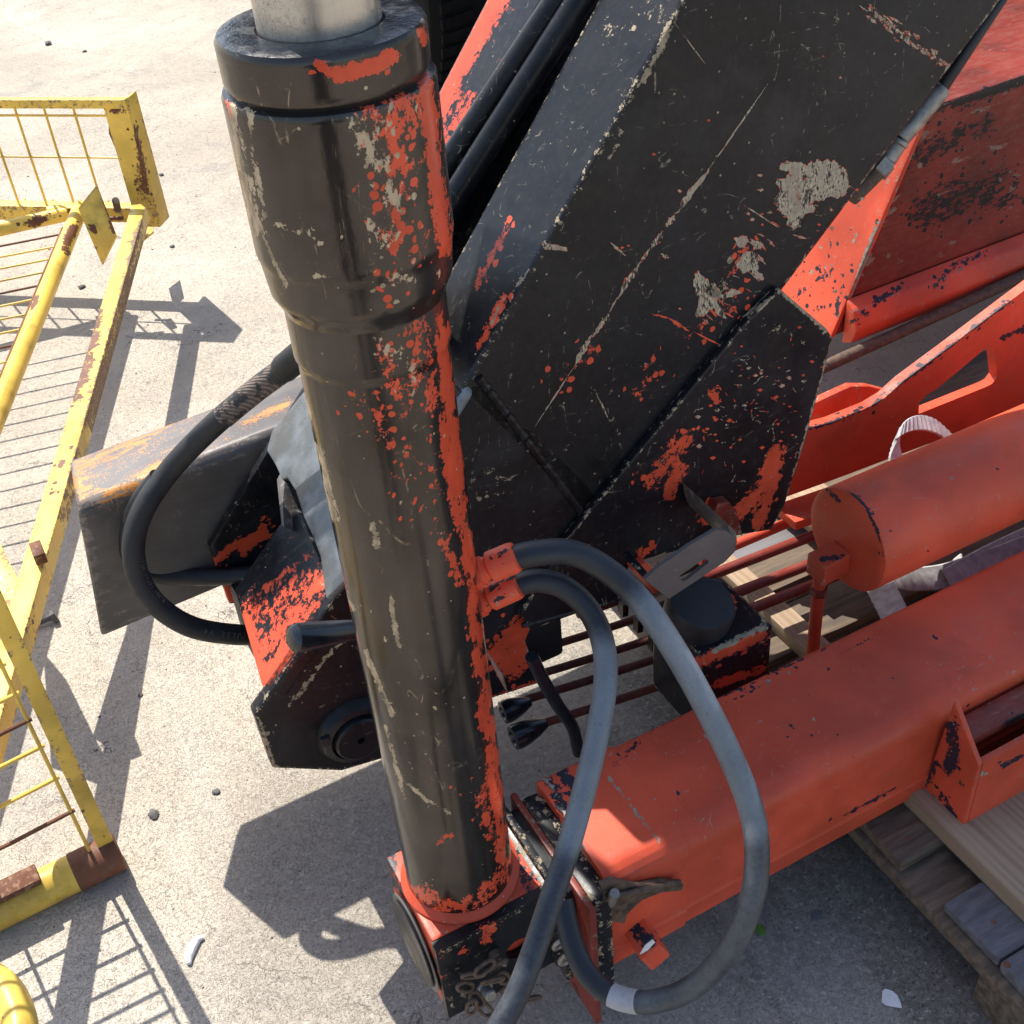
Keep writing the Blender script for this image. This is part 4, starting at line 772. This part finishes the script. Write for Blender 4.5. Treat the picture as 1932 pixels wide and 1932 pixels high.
# ---- other outrigger extension (raw steel with rust) behind the hoses
K1 = pW(190, 1205, .65); K2 = pW(146, 957, .662); K3 = pZ(130, 868, K2[2]-.006); K0 = K1+np.array([0, .16, 0])
def kd(p, s): 
    return p+s
uu = np.array([.995, .03, .02])
A_ = [K1, K2+np.array([0, .0, -.012]), K2+np.array([0, .012, 0]), K3, K3+np.array([.004, .008, -.15]), K3+np.array([.004, -.03, -.19])]
prism('steel_extension_beam', A_, [p+uu*.95 for p in A_], M['steel'], crane, .010, size=.014, seg=3,
    paint=[(0, 30, .70, [(150, 880), (200, 860), (280, 820)]), (0, 60, .34, [(160, 900), (300, 850), (420, 790)]), (1, 20, .5, [(190, 1120), (240, 1170)]), (0, 18, .8, [(140, 900), (160, 940)]), (0, 24, .8, [(190, 940), (250, 920), (300, 880)]), (0, 12, .8, [(280, 815), (380, 770), (480, 715)]), (0, 14, .85, [(460, 800), (540, 765)]), (1, 10, .5, [(170, 1010), (185, 1090)]), (1, 12, .4, [(230, 1150), (260, 1180)]), (1, 5, .7, [(180, 1120), (290, 1070)])])
# ---- chain and shackle at the leg base
ch = thing('chain', 'short rusty chain looped round a bolt at the bottom of the leg base', 'chain', pW(900, 1870, -.11))
def linkmesh(c, t, n, L_=.0105, r=.0026, nm='chain_link', m='rustdark'):
    c, t, n = map(np.array, (c, t, n)); t = t/np.linalg.norm(t); n = n-t*(n@t); n = n/np.linalg.norm(n); s = np.cross(t, n); P = []
    for k in range(21):
        a = 2*math.pi*k/20; P.append(c+t*(L_*math.cos(a)+(L_*.35 if math.cos(a) > 0 else -L_*.35))+s*L_*.62*math.sin(a))
    bm = bmesh.new(); sweep(bm, P, r, 10, caps=False); return finish(nm, bm, M[m], ch)
for k, (x, y, a) in enumerate(((878, 1862, .9), (893, 1840, .3), (915, 1826, -.3), (940, 1822, -.8), (950, 1845, 1.2), (930, 1850, .1), (958, 1870, 1.0), (900, 1885, 1.3), (890, 1900, 1.7), (915, 1905, 1.2), (975, 1890, .4), (1000, 1885, .2))):
    linkmesh(pW(x, y, -.100-.006*(k % 3)), (math.cos(a), -.25*(k % 2), -math.sin(a)), (0, -1, .3*(-1)**k))
bc2 = pW(916, 1868, -.105)
turned('shackle_bolt', bc2, (.1, -1, .4), [(0, .016), (.006, .016), (.0075, .014), (.0075, 0), (.011, -.001), (.011, -.005), (0, -.005)], M['zinc'], ch, 24)
rg = thing('shackle_ring', 'small worn steel shackle ring beside the red end plate', 'shackle', pW(1070, 1800, -.14))
bm = bmesh.new(); c = pW(1072, 1806, -.139); sweep(bm, [c+np.array([.012*math.cos(2*math.pi*k/20), -.004*math.sin(2*math.pi*k/20), .017*math.sin(2*math.pi*k/20)]) for k in range(21)], .0032, 10, caps=False); finish('ring', bm, M['zinc'], rg)
bm = bmesh.new(); c = pW(1058, 1780, -.137); sweep(bm, [c+np.array([.010*math.cos(2*math.pi*k/20), -.003*math.sin(2*math.pi*k/20), .012*math.sin(2*math.pi*k/20)]) for k in range(21)], .003, 10, caps=False); finish('ring', bm, M['zinc'], rg)
# ================================================================== LIFTING SLING
sling = thing('lifting_sling', 'grey webbing lifting sling looped behind and under the red oil tank', 'sling', tcn-np.array([0, 0, .2]))
def ribbon(path, wv, th=.0025, n=8, name='webbing'):
    P = spline(path, n); bm = bmesh.new(); rings = []; N = len(P)
    for i, p in enumerate(P):
        t = P[min(i+1, N-1)]-P[max(0, i-1)]; t /= np.linalg.norm(t); w_ = np.array(wv if not callable(wv) else wv(i/(N-1)), float); nn = np.cross(t, w_); nn /= np.linalg.norm(nn); nn *= th
        rp_ = .0009*math.sin(i*2.2)
        rings.append([bm.verts.new(tuple(p+s*w_*f+nn*g_)) for s, f, g_ in ((-1, 1+rp_*30, 0), (-1, .9, 1+rp_*400), (0, 1, 1+rp_*400), (1, .9, 1+rp_*400), (1, 1, 0), (1, .9, -1), (0, 1, -1), (-1, .9, -1))])
    for a, b in zip(rings[:-1], rings[1:]):
        for k in range(8): bm.faces.new((a[k], a[(k+1) % 8], b[(k+1) % 8], b[k]))
    bm.faces.new(rings[0][::-1]); bm.faces.new(rings[-1]); bmesh.ops.recalc_face_normals(bm, faces=bm.faces[:])
    return finish(name, bm, M['strap'], sling)
Yt = .335
ribbon([pW(x, y, w) for x, y, w in ((1690, 880, .30), (1688, 845, .32), (1700, 812, .335), (1730, 798, .345), (1765, 805, .34), (1800, 835, .33), (1830, 870, .31))], lambda t: (.018*(1-t)**2+.002, .015*t+.003, .012*t+.001), n=12)
ribbon([pZ(x, y, .235) for x, y in ((1660, 1080), (1700, 1092), (1778, 1088), (1850, 1066), (1932, 1036), (2000, 1010))], (0, .017, .014), n=12)
ribbon([pZ(x, y, .225) for x, y in ((1650, 1085), (1668, 1120), (1690, 1165), (1700, 1200)) ], (.024, 0, .008), n=10)
ribbon([pZ(x, y, .22) for x, y in ((1795, 1060), (1800, 1090), (1790, 1120), (1795, 1150))], (.022, 0, .008), n=10)
ribbon([pZ(x, y, .24) for x, y in ((1790, 1095), (1850, 1060), (1932, 1020), (2000, 990))], (0, .017, .012), n=10)
# ================================================================== PALLET
pal = thing('wooden_pallet', 'weathered wooden pallet carrying the crane, with broken grey deck boards', 'pallet', (.59, -.45, 0))
ue = pZ(1760, 1720, .10)[0]-.004
def plank(name, lo, hi, mat, parent=pal, jit=.0015, rot=0, bev=.003, seed=0):
    rr = random.Random(seed); lo, hi = np.array(lo, float), np.array(hi, float); A_, B_ = boxpts(lo, hi)
    f = lambda p: np.array(p)+np.array([rr.uniform(-jit, jit) for _ in range(3)])
    return prism(name, [f(p) for p in A_], [f(p) for p in B_], mat, parent, bev)
plank('bottom_rail', (ue, -.75, .082), (ue+.095, .75, .102), M['wood'], seed=1)
plank('bottom_rail', (ue+.50, -.75, .082), (ue+.595, .75, .102), M['wood'], seed=2)
plank('bottom_rail', (ue+1.05, -.75, .082), (ue+1.15, .75, .102), M['wood'], seed=3)
for i, (w0, w1) in enumerate(((-.47, -.34), (-.03, .10), (.40, .53))):
    for j in range(3): plank('support_block', (ue+.006+.5*j, w0, 0), (ue+.13+.5*j, w1, .081), M['wood'], seed=10+i*3+j, bev=.006)
dk = [(-.74, -.62, .004, 'woodgrey'), (-.60, -.50, .004, 'woodgrey'), (-.475, -.415, .012, 'woodgrey'), (-.411, -.363, .012, 'woodgrey'), (-.359, -.259, .014, 'woodgrey'), (-.180, -.085, .008, 'wood'), (-.06, .05, .01, 'wood'), (.10, .20, .01, 'wood'), (.24, .34, .01, 'wood'), (.38, .48, .01, 'wood'), (.52, .62, .01, 'wood'), (.66, .74, .01, 'wood')]
for i, (w0, w1, du, m) in enumerate(dk): plank('deck_board', (ue+du, w0, .1035), (ue+1.16, w1, .124), M[m], seed=40+i, jit=.002, bev=.004)
turned('nail', pZ(1900, 1820, .1245), (0, 0, 1), [(0, .0025), (.004, .002), (.005, 0)], M['rust'], pal, 12)
for i_, (w0, w1, du, m) in enumerate(dk):
    for dx in (.035, .07): turned('nail', (ue+dx+du, (w0+w1)/2+random.uniform(-.02, .02), .1235), (0, 0, 1), [(0, .0018), (.003, .0015), (.0038, 0)], M['rust'], pal, 10)
nw = lambda nm, lab, lo, hi, s: tag(prism('timber_bearer', *boxpts(lo, hi), M['newwood'], None, .003, base=np.array(lo)), lab, 'timber')
ut = pZ(1870, 1640, .165)[0]
tag(prism('timber_bearer', *boxpts((ut, -.72, .125), (ut+.16, .05, .158)), M['newwood'], None, .004, base=(ut, -.72, .125)), 'fresh sawn timber board lying across the pallet under the beam bracket', 'timber')
ul = pZ(1450, 1140, .15)[0]-.02
tag(prism('timber_bearer', *boxpts((ul, .12, .125), (ul+.045, .62, .155)), M['newwood'], None, .003, base=(ul, .12, .125)), 'narrow pale timber strip lying on the pallet beneath the red oil pipes', 'timber')
uk = pZ(1500, 970, .15)[0]-.02
tag(prism('timber_bearer', *boxpts((uk, .40, .158), (uk+.10, .66, .182)), M['newwood'], None, .003, base=(uk, .40, .158)), 'short sunlit pale board on the pallet behind the gusset plate', 'timber')
# ================================================================== YELLOW CAGE
G = pZ(225, 1600, 0)
cage = thing('lifting_cage', 'yellow welded steel mesh cage with flaking rusty paint, left of the crane', 'cage', G)
up = np.array([0, 0, 1.]); DR = np.array([1., 0, 0])
t0 = pZ(222, 1606, .03); t1 = pZ(0, 1716, .03); td = t1-t0; td /= np.linalg.norm(td)
ycage = M['yellow']
tb = tube('bottom_tube', [t0-td*.0, t0+td*.04, t0+td*.08, t0+td*.9], .031, ycage, cage, sm=False, seg=28)
turned('rusty_sleeve', t0-td*.004, td, [(0, 0), (.028, 0), (.0325, .003), (.0325, .075), (.031, .077)], M['rust'], cage, 28)
fp_ = pZ(40, 1655, .064)
bm = bmesh.new(); bar(bm, pZ(72, 1648, .068), pZ(72, 1648, .068)+td*.25, np.array([-td[1], td[0], 0])*.018, up*.006); bevel(bm, .002); finish('hinge_strap', bm, M['rust'], cage)
side = np.array([-td[1], td[0], 0]); pb = t0+td*.012-up*.03
bm = bmesh.new(); bar(bm, pb, pb+up*1.25, td*.0125, side*.004); bar(bm, pb-td*.0085-side*.014, pb-td*.0085-side*.014+up*1.25, td*.003, side*.010); bevel(bm, .001); dice(bm, .02)
finish('corner_post', bm, ycage, cage, paint=[(0, 5, .9, [(150, 1525)]), (0, 5, .9, [(122, 1460)]), (0, 6, .9, [(205, 1560), (215, 1580)])])
tube('edge_wire', [pb+td*.026+up*.03, pb+td*.026+up*1.2], .003, ycage, cage, sm=False, seg=8)
hs = [.131, .211, .283, .341, .396, .455, .515, .575, .635, .70, .76, .82, .88, .94, 1.0, 1.06]
for i, h in enumerate(hs):
    a = pb+np.array([0, 0, h+.03])+td*.02; P = [a, a+td*.10+up*(-.006), a+td*.45+up*(-.004)]
    bm = bmesh.new(); sweep(bm, P, .0034, 8); finish('mesh_wire', bm, ycage if i % 3 else M['rust'], cage)
for k in range(4):
    a = pb+td*(.17+.12*k)+up*.05; bm = bmesh.new(); sweep(bm, [a, a+up*1.1], .003, 8); finish('mesh_wire', bm, ycage, cage)
# near bent hand rail
tube('hand_rail', [pZ(x, y, .30) for x, y in ((-220, 1790), (-90, 1815), (-5, 1858), (28, 1905), (38, 1960), (30, 2060), (20, 2200))], .0215, ycage, cage, seg=26)
# long side bar
zB = .30
c1_, c2_ = pZ(262, 385, zB), pZ(18, 1215, zB); bdv = c2_-c1_; bdv /= np.linalg.norm(bdv); c2_ = c2_+bdv*.35; bs = np.array([-bdv[1], bdv[0], 0])
bm = bmesh.new(); bar(bm, c1_-up*.022, c2_-up*.022, bs*.020, up*.022); bevel(bm, .002); dice(bm, .03)
finish('side_rail', bm, ycage, cage, paint=[(0, 14, .85, [(190, 590), (160, 700), (150, 750)]), (0, 12, .8, [(165, 640), (140, 760)]), (0, 10, .7, [(120, 850), (90, 960)]), (1, 16, .55, [(262, 430), (250, 520)]), (1, 14, .75, [(250, 520), (215, 640), (170, 800)]), (1, 12, .6, [(150, 860), (120, 980)]), (0, 8, .8, [(240, 390), (235, 420)]), (0, 9, .6, [(60, 1170), (40, 1230)])])
# far corner post with brackets, and far mesh panel
fb = pZ(284, 432, .20); zt = .565
ftp = np.array([fb[0], fb[1], zt])
r1, r0 = pZ(238, 187, zt), pZ(0, 187, zt); rd = r0-r1; rd /= np.linalg.norm(rd); rs = np.array([-rd[1], rd[0], 0])
post0 = np.array([r1[0], r1[1], .20])
bm = bmesh.new(); bar(bm, post0+rd*.035, post0+rd*.035+up*(zt-.20), rd*.035, rs*.005); bar(bm, post0-rs*.03+rd*.003, post0-rs*.03+rd*.003+up*(zt-.20), rd*.004, rs*.03); bevel(bm, .001); dice(bm, .03)
cp = finish('corner_post', bm, ycage, cage, paint=[(0, 12, .9, [(210, 205), (235, 200)]), (0, 14, .9, [(262, 330), (275, 380)]), (0, 8, .8, [(255, 240), (275, 340)])])
prism('stake_hook', *extr([post0+rd*a-rs*.012+up*h for a, h in ((.045, .03), (.062, .30), (.055, .33), (.02, .335), (.02, .315), (.045, .31), (.030, .03))], -rs*.005), ycage, cage, .001)
prism('stake_hook', *extr([post0+rd*a-rs*.026+up*h for a, h in ((.06, .02), (.095, .26), (.09, .28), (.065, .285), (.065, .27), (.082, .265), (.05, .02))], -rs*.005), M['rust'], cage, .001)
bm = bmesh.new(); bar(bm, r1-up*.01, r1+rd*1.6-up*.01, rs*.012, up*.012); bevel(bm, .002); finish('top_rail', bm, ycage, cage)
lr = np.array([r1[0], r1[1], .235]); 
bm = bmesh.new(); bar(bm, lr-rs*.012, lr+rd*1.6-rs*.012, rs*.020, up*.022); bevel(bm, .002); dice(bm, .05); finish('bottom_rail', bm, ycage, cage, paint=[(0, 5, .9, [(75, 365), (90, 372)]), (0, 7, .8, [(215, 355), (235, 365)])])
for k in range(16):
    a = r1+rd*(.165+.088*k)-rs*.004; a0_ = np.array([a[0], a[1], .245]); bm = bmesh.new(); sweep(bm, [a0_, (a0_+a)/2+rd*.001, a], .0035, 8); finish('mesh_wire', bm, ycage, cage)
    if k < 10:
        bm = bmesh.new(); s0 = a0_+rs*.0+up*.0; sweep(bm, [s0, s0-rs*.035+up*.012], .0034, 8); finish('mesh_wire', bm, ycage, cage)
for h in (.402,):
    a = np.array([r1[0], r1[1], h])+rd*.06; bm = bmesh.new(); sweep(bm, [a, a+rd*1.5], .003, 8); finish('mesh_wire', bm, ycage, cage)
a = np.array([r1[0], r1[1], zt-.045])+rd*.06; bm = bmesh.new(); sweep(bm, [a, a+rd*1.5], .0035, 8); finish('mesh_wire', bm, ycage, cage)
# tilted mesh gate: round tubes and wires
zT = .27
T0, T1 = pZ(152, 392, zT), pZ(0, 768, zT); Td = T1-T0; Td /= np.linalg.norm(Td); T2 = T0+Td*1.75
X0, X1 = pZ(148, 398, zT-.01), pZ(0, 432, zT-.01); Xd = X1-X0; Xd /= np.linalg.norm(Xd)
bm = bmesh.new(); sweep(bm, [T0+Td*(i*.02) for i in range(90)], .0215, 24); finish('gate_tube', bm, ycage, cage, paint=[(0, 14, 1, [(138, 430), (128, 455)]), (0, 8, .8, [(120, 470), (130, 478)]), (0, 7, .9, [(70, 560), (62, 580)])])
bm = bmesh.new(); sweep(bm, [X0+Xd*(i*.03-.01) for i in range(30)], .020, 24); finish('gate_tube', bm, ycage, cage, paint=[(0, 16, 1, [(62, 420), (82, 412)]), (0, 8, 1, [(128, 400), (135, 398)])])
Xa, Xb = pZ(92, 407, zT-.01), pZ(126, 399, zT-.01); turned('hinge_sleeve', Xa, Xb-Xa, [(.02, 0), (.026, .001), (.026, np.linalg.norm(Xb-Xa)), (.02, np.linalg.norm(Xb-Xa)+.001)], ycage, cage, 24)
pv = pZ(180, 350, .40)
pp_ = [(182, 349), (146, 392), (158, 415), (190, 500), (217, 445), (200, 400)]
prism('gate_latch_plate', *extr([pN(x, y, pZ(165, 400, .30), (-.35, -.75, .55)) for x, y in ((181, 350), (147, 393), (192, 499), (218, 446))], (.006, .012, -.008)), M['yellow'], cage, .002, size=.02, paint=[(0, 6, .8, [(172, 425), (178, 445)]), (0, 5, .7, [(190, 360), (216, 440)])])
wd = np.array(pZ(0, 500, zT))-np.array(pZ(103, 480, zT)); wd /= np.linalg.norm(wd)
for k in range(22):
    a = T0+Td*(.16+.074*k)+wd*.03; bm = bmesh.new(); sweep(bm, [a, a+wd*.35+up*random.uniform(-.004, .004), a+wd*.95], .0030, 8); finish('mesh_wire', bm, ycage if k % 4 else M['rust'], cage)
for k in range(3):
    a = T0+wd*(.028+.27*k)+Td*.12; bm = bmesh.new(); sweep(bm, [a, a+Td*1.6], .0035, 8); finish('mesh_wire', bm, ycage if k else M['rust'], cage)
# lower brackets between the rail and the near post
zc = .262
prism('corner_gusset', *extr([pZ(x, y, zc+.012) for x, y in ((-60, 940), (-20, 985), (48, 1122), (40, 1160), (-60, 1130))], (0, 0, -.006)), ycage, cage, .001)
prism('rail_flange', *extr([pZ(x, y, zc-.02) for x, y in ((119, 930), (104, 985), (62, 1130), (40, 1114), (84, 1010))], (.002, 0, -.004)), M['rust'], cage, .001)  # rust brown stands in for shade on the yellow inner flange
box('rail_clamp', pZ(72, 1042, .318)-np.array([.010, .022, .012]), pZ(72, 1042, .318)+np.array([.010, .022, .010]), M['rust'], cage, .002)
# far-corner foot plate and clamp
prism('corner_foot', *extr([pZ(x, y, .17) for x, y in ((262, 420), (284, 405), (290, 436), (270, 452))], (0, 0, -.006)), ycage, cage, .001)
tube('clamp_bolt', [pZ(222, 395, .27), pZ(218, 378, .31)], .010, M['rustdark'], cage, sm=False, seg=10)
tube('clamp_bar', [pZ(205, 412, .25), pZ(232, 412, .25)], .006, M['rust'], cage, sm=False, seg=8)
# ================================================================== TRUCK BEHIND
tw = pZ(858, 40, .45)
wc = np.array([tw[0]+.10, tw[1]+.50, .50])
truck = thing('parked_truck', 'dark parked truck behind the boom, only its black rear tyre in view', 'truck', (wc[0], wc[1], 0))
bm = bmesh.new(); lathe(bm, wc-np.array([.15, 0, 0]), (1, 0, 0), [(.26, .03), (.30, .0), (.44, -.01), (.485, .02), (.495, .05), (.495, .25), (.485, .28), (.44, .31), (.30, .30), (.26, .27)], 96); wh = finish('tyre', bm, M['tyre'], truck)
bm = bmesh.new()
for k in range(64):
    a = 2*math.pi*k/64
    for s in (-1, 1):
        ax = np.array([0, math.cos(a), math.sin(a)]); tg = np.array([0, -math.sin(a), math.cos(a)]); c = wc+ax*.497
        bar(bm, c+np.array([s*.145, 0, 0])+tg*.006, c+np.array([s*.03, 0, 0])-tg*.008, tg*.016, ax*.007)
finish('tread_lug', bm, M['tyre'], wh, kind='stuff')
bm = bmesh.new(); lathe(bm, wc-np.array([.1, 0, 0]), (1, 0, 0), [(0, .05), (.1, .04), (.12, .08), (.24, .06), (.27, .0), (.27, .2), (.24, .2), (0, .18)], 48); finish('wheel_rim', bm, M['dark'], wh)
for nm, lo_, hi_, m_ in (('chassis', (wc[0]-.25, wc[1]+.35, .62), (wc[0]+5, wc[1]+1.9, .95), 'dark'), ('cargo_body', (wc[0]-.35, wc[1]+.05, 1.12), (wc[0]+5.5, wc[1]+2.3, 3.0), 'dark'), ('side_tank', (wc[0]+.75, wc[1]+.1, .35), (wc[0]+2.2, wc[1]+.7, .95), 'dark')):
    box(nm, lo_, hi_, M[m_], truck, .03)
tube('axle', [wc, wc+np.array([1.6, 0, 0])], .06, M['dark'], truck, sm=False)
# ================================================================== DEBRIS
def pebble(px, r, mat='stone', label=None, flat=.5, seed=0, cat='pebble', name='pebble'):
    r *= .72; rr = random.Random(seed); c = pZ(*px, 0); bm = bmesh.new(); bmesh.ops.create_icosphere(bm, subdivisions=2, radius=r)
    for v in bm.verts: v.co *= 1+rr.uniform(-.22, .22); v.co.x *= rr.uniform(1.1, 1.3); v.co.z *= flat
    bmesh.ops.transform(bm, matrix=Matrix.Translation((c[0], c[1], r*flat*.8)) @ Matrix.Rotation(rr.uniform(0, 3), 4, 'Z'), verts=bm.verts)
    return tag(finish(name, bm, M[mat], base=c), label, cat)
pebble((290, 1538), .012, label='largest dark stone chip on the bright concrete near the cage foot', seed=1)
pebble((408, 1495), .008, 'stone', 'small grey stone alone below the left hose loop', seed=2)
pebble((265, 1312), .006, 'stone', 'small black stone right of the cage post, midway up the picture', seed=3)
pebble((92, 84), .022, 'stone', 'flat dark stone on the far concrete at the top left', seed=4)
pebble((160, 98), .012, 'stone', 'smaller round dark stone beside the flat one at top left', seed=5)
pebble((305, 331), .011, 'stone', 'reddish grey pebble right of the far cage corner', seed=6)
pebble((325, 466), .010, 'stone', 'dark pebble on bright concrete between cage and collar', seed=7)
pebble((155, 543), .014, 'stone', 'grey pebble lying beneath the cage gate', seed=8)
bm = bmesh.new(); rs_ = random.Random(11)
for k in range(300):
    x, y = rs_.uniform(-1.6, 2.2), rs_.uniform(-.5, 4.5); r = rs_.uniform(.0008, .003)*(1+.25*max(0, y)); z = r*.4
    vs = [bm.verts.new((x+r*math.cos(a)*rs_.uniform(.7, 1.3), y+r*math.sin(a)*rs_.uniform(.7, 1.3), -.0002)) for a in (0, 1.25, 2.5, 3.77, 5.0)]; tp = bm.verts.new((x, y, z*1.6))
    for i in range(5): bm.faces.new((vs[i], vs[(i+1) % 5], tp))
o = finish('grit', bm, M['stone'], kind='stuff'); o['label'] = 'fine dark grit scattered on the concrete'; o['category'] = 'grit'
# white curved plastic
P = [pZ(x, y, .004) for x, y in ((357, 1818), (356, 1805), (362, 1788), (373, 1773), (384, 1769))]
bm = bmesh.new(); sweep(bm, spline(P, 6), [.002+.006*math.sin(math.pi*min(1, (i+2)/26)) for i in range(25)], 10)
tag(finish('plastic_sliver', bm, M['white'], base=P[2]), 'curved white plastic sliver lying on the concrete', 'plastic')
def flake(name, px, s, mat, label, cat, seed, h=.004):
    rr = random.Random(seed); c = pZ(*px, 0); bm = bmesh.new(); P = [(c[0]+s*math.cos(a)*rr.uniform(.5, 1.2), c[1]+s*math.sin(a)*rr.uniform(.5, 1.2), rr.uniform(.001, h)) for a in [k*2*math.pi/9 for k in range(9)]]
    loft(bm, P, [(x, y, z+.0008) for x, y, z in P]); return tag(finish(name, bm, M[mat], base=c), label, cat)
flake('paper_scrap', (1682, 1886), .016, 'white', 'small torn white paper on the dark ground by the pallet', 'paper', 1)
flake('paper_scrap', (1290, 1322), .022, 'strap', 'crumpled pale paper between the control rods and the red beam', 'paper', 2, .03)
c = pZ(1540, 1727, 0); bm = bmesh.new(); loft(bm, *extr([c+np.array(o) for o in ((-.012, -.004, .001), (.004, -.010, .001), (.013, .002, .002), (-.003, .009, .002))], (0, 0, .0015)))
tag(finish('metal_chip', bm, M['woodgrey'], base=c), 'small flat grey rectangular chip on the shaded ground', 'chip')
flake('leaf', (1434, 1757), .011, 'leaf', 'small green leaf by the grey hose bend', 'leaf', 3, .006)
bt = thing('bolt', 'loose hexagonal steel bolt lying beside the yellow side rail', 'bolt', pZ(95, 1165, 0))
c = pZ(97, 1166, .012); turned('bolt_head', c, (1, .1, .2), [(0, 0), (.014, 0), (.014, .010), (0, .010)], M['stone'], bt, 6); tube('bolt_shank', [c, c-np.array([.045, -.004, .004])], .005, M['stone'], bt, sm=False, seg=10)
# ================================================================== PERSON WITH THE CAMERA
def skinned(name, chains, mat, parent, sub=2):
    me = bpy.data.meshes.new(name); V, E_, Rr = [], [], []; idx = {}
    for ch_ in chains:
        prev = None
        for (key, p, r) in ch_:
            if key not in idx: idx[key] = len(V); V.append(p); Rr.append(r)
            if prev is not None: E_.append((prev, idx[key]))
            prev = idx[key]
    me.from_pydata([tuple(p) for p in V], E_, []); o = bpy.data.objects.new(name, me); link(o)
    m = o.modifiers.new('skin', 'SKIN'); m.use_smooth_shade = True
    for i, r in enumerate(Rr):
        sv = me.skin_vertices[0].data[i]; sv.radius = r if isinstance(r, tuple) else (r, r); sv.use_root = (i == 0)
    ss = o.modifiers.new('sub', 'SUBSURF'); ss.levels = ss.render_levels = sub
    dg = bpy.context.evaluated_depsgraph_get(); m2 = bpy.data.meshes.new_from_object(o.evaluated_get(dg)); bpy.data.objects.remove(o)
    m2.name = name; m2.materials.clear(); m2.materials.append(mat); m2.polygons.foreach_set('use_smooth', [True]*len(m2.polygons))
    o = bpy.data.objects.new(name, m2); link(o, parent); return o
M['cloth'] = plain('dark_navy_workwear', (.012, .014, .022), .9, scale=25, bump=.4, spec=.2); M['skin'] = plain('skin', (.42, .24, .16), .55, var=.08, bump=.1); M['hair'] = plain('dark_hair', (.02, .014, .01), .7, scale=90, bump=.5)
pe = bpy.data.objects.new('person', None); link(pe); pe.location = (-.19, -.40, 0); pe.scale = (1.08, 1, 1); pe['label'] = 'person in dark navy workwear standing behind the lens, mirrored dimly in the upright cylinder'; pe['category'] = 'person'
X = lambda x, y, z: (x, y, z)
body = [[('pel', X(0, 0, .96), (.165, .115)), ('wai', X(0, 0, 1.10), (.15, .105)), ('che', X(0, .01, 1.30), (.18, .12)), ('sho', X(0, 0, 1.44), (.14, .085)), ('nek', X(0, .02, 1.52), .055)]]
for s_, nm in ((-1, 'l'), (1, 'r')):
    body.append([('pel', 0, 0), ('hip'+nm, X(.10*s_, 0, .86), .095), ('kne'+nm, X(.12*s_, .03, .48), .062), ('cal'+nm, X(.125*s_, 0, .32), .058), ('ank'+nm, X(.13*s_, -.01, .10), .042), ('toe'+nm, X(.14*s_, .15, .045), (.045, .035))])
    body.append([('sho', 0, 0), ('shd'+nm, X(.19*s_, .0, 1.41), .062), ('elb'+nm, X(.27*s_+.02, .14, 1.17), .046), ('wri'+nm, X(.09*s_+.18, .28, 1.53), .030)])
skinned('clothing', body, M['cloth'], pe)
hd = skinned('head', [[('a', X(.01, .03, 1.50), .052), ('b', X(.01, .035, 1.57), .058), ('c', X(.015, .05, 1.635), (.075, .085)), ('d', X(.015, .045, 1.70), (.078, .092)), ('e', X(.015, .035, 1.76), (.055, .065))], [('c', 0, 0), ('n', X(.017, .145, 1.645), .012)], [('c', 0, 0), ('ear1', X(-.065, .045, 1.65), .014)], [('c', 0, 0), ('ear2', X(.095, .045, 1.65), .014)]], M['skin'], pe)
skinned('hair', [[('a', X(.015, -.02, 1.62), (.07, .05)), ('b', X(.015, .0, 1.72), (.083, .088)), ('c', X(.015, .05, 1.775), (.07, .07))]], M['hair'], pe)
for s_ in (-1, 1):
    wx = .09*s_+.18; ch_ = [[('w', X(wx, .28, 1.53), .028), ('p', X(wx-.01*s_, .31, 1.585), (.038, .018))]]
    for k in range(4):
        b_ = X(wx-.012*s_, .315+.012*k-.02, 1.60+.0*k); ch_.append([('p', 0, 0), ('f%d' % k, X(wx-.02*s_, .30+.018*k, 1.625), .009), ('g%d' % k, X(wx-.045*s_, .31+.018*k, 1.645), .008), ('h%d' % k, X(wx-.06*s_, .315+.016*k, 1.630-.003*k), .0065)])
    ch_.append([('w', 0, 0), ('t1', X(wx-.03*s_, .285, 1.575), .011), ('t2', X(wx-.052*s_, .29, 1.605), .009)])
    skinned('hand', ch_, M['skin'], pe)
print('objects', len(bpy.data.objects), 'tris', sum(len(o.data.polygons) for o in bpy.data.objects if o.type == 'MESH'))
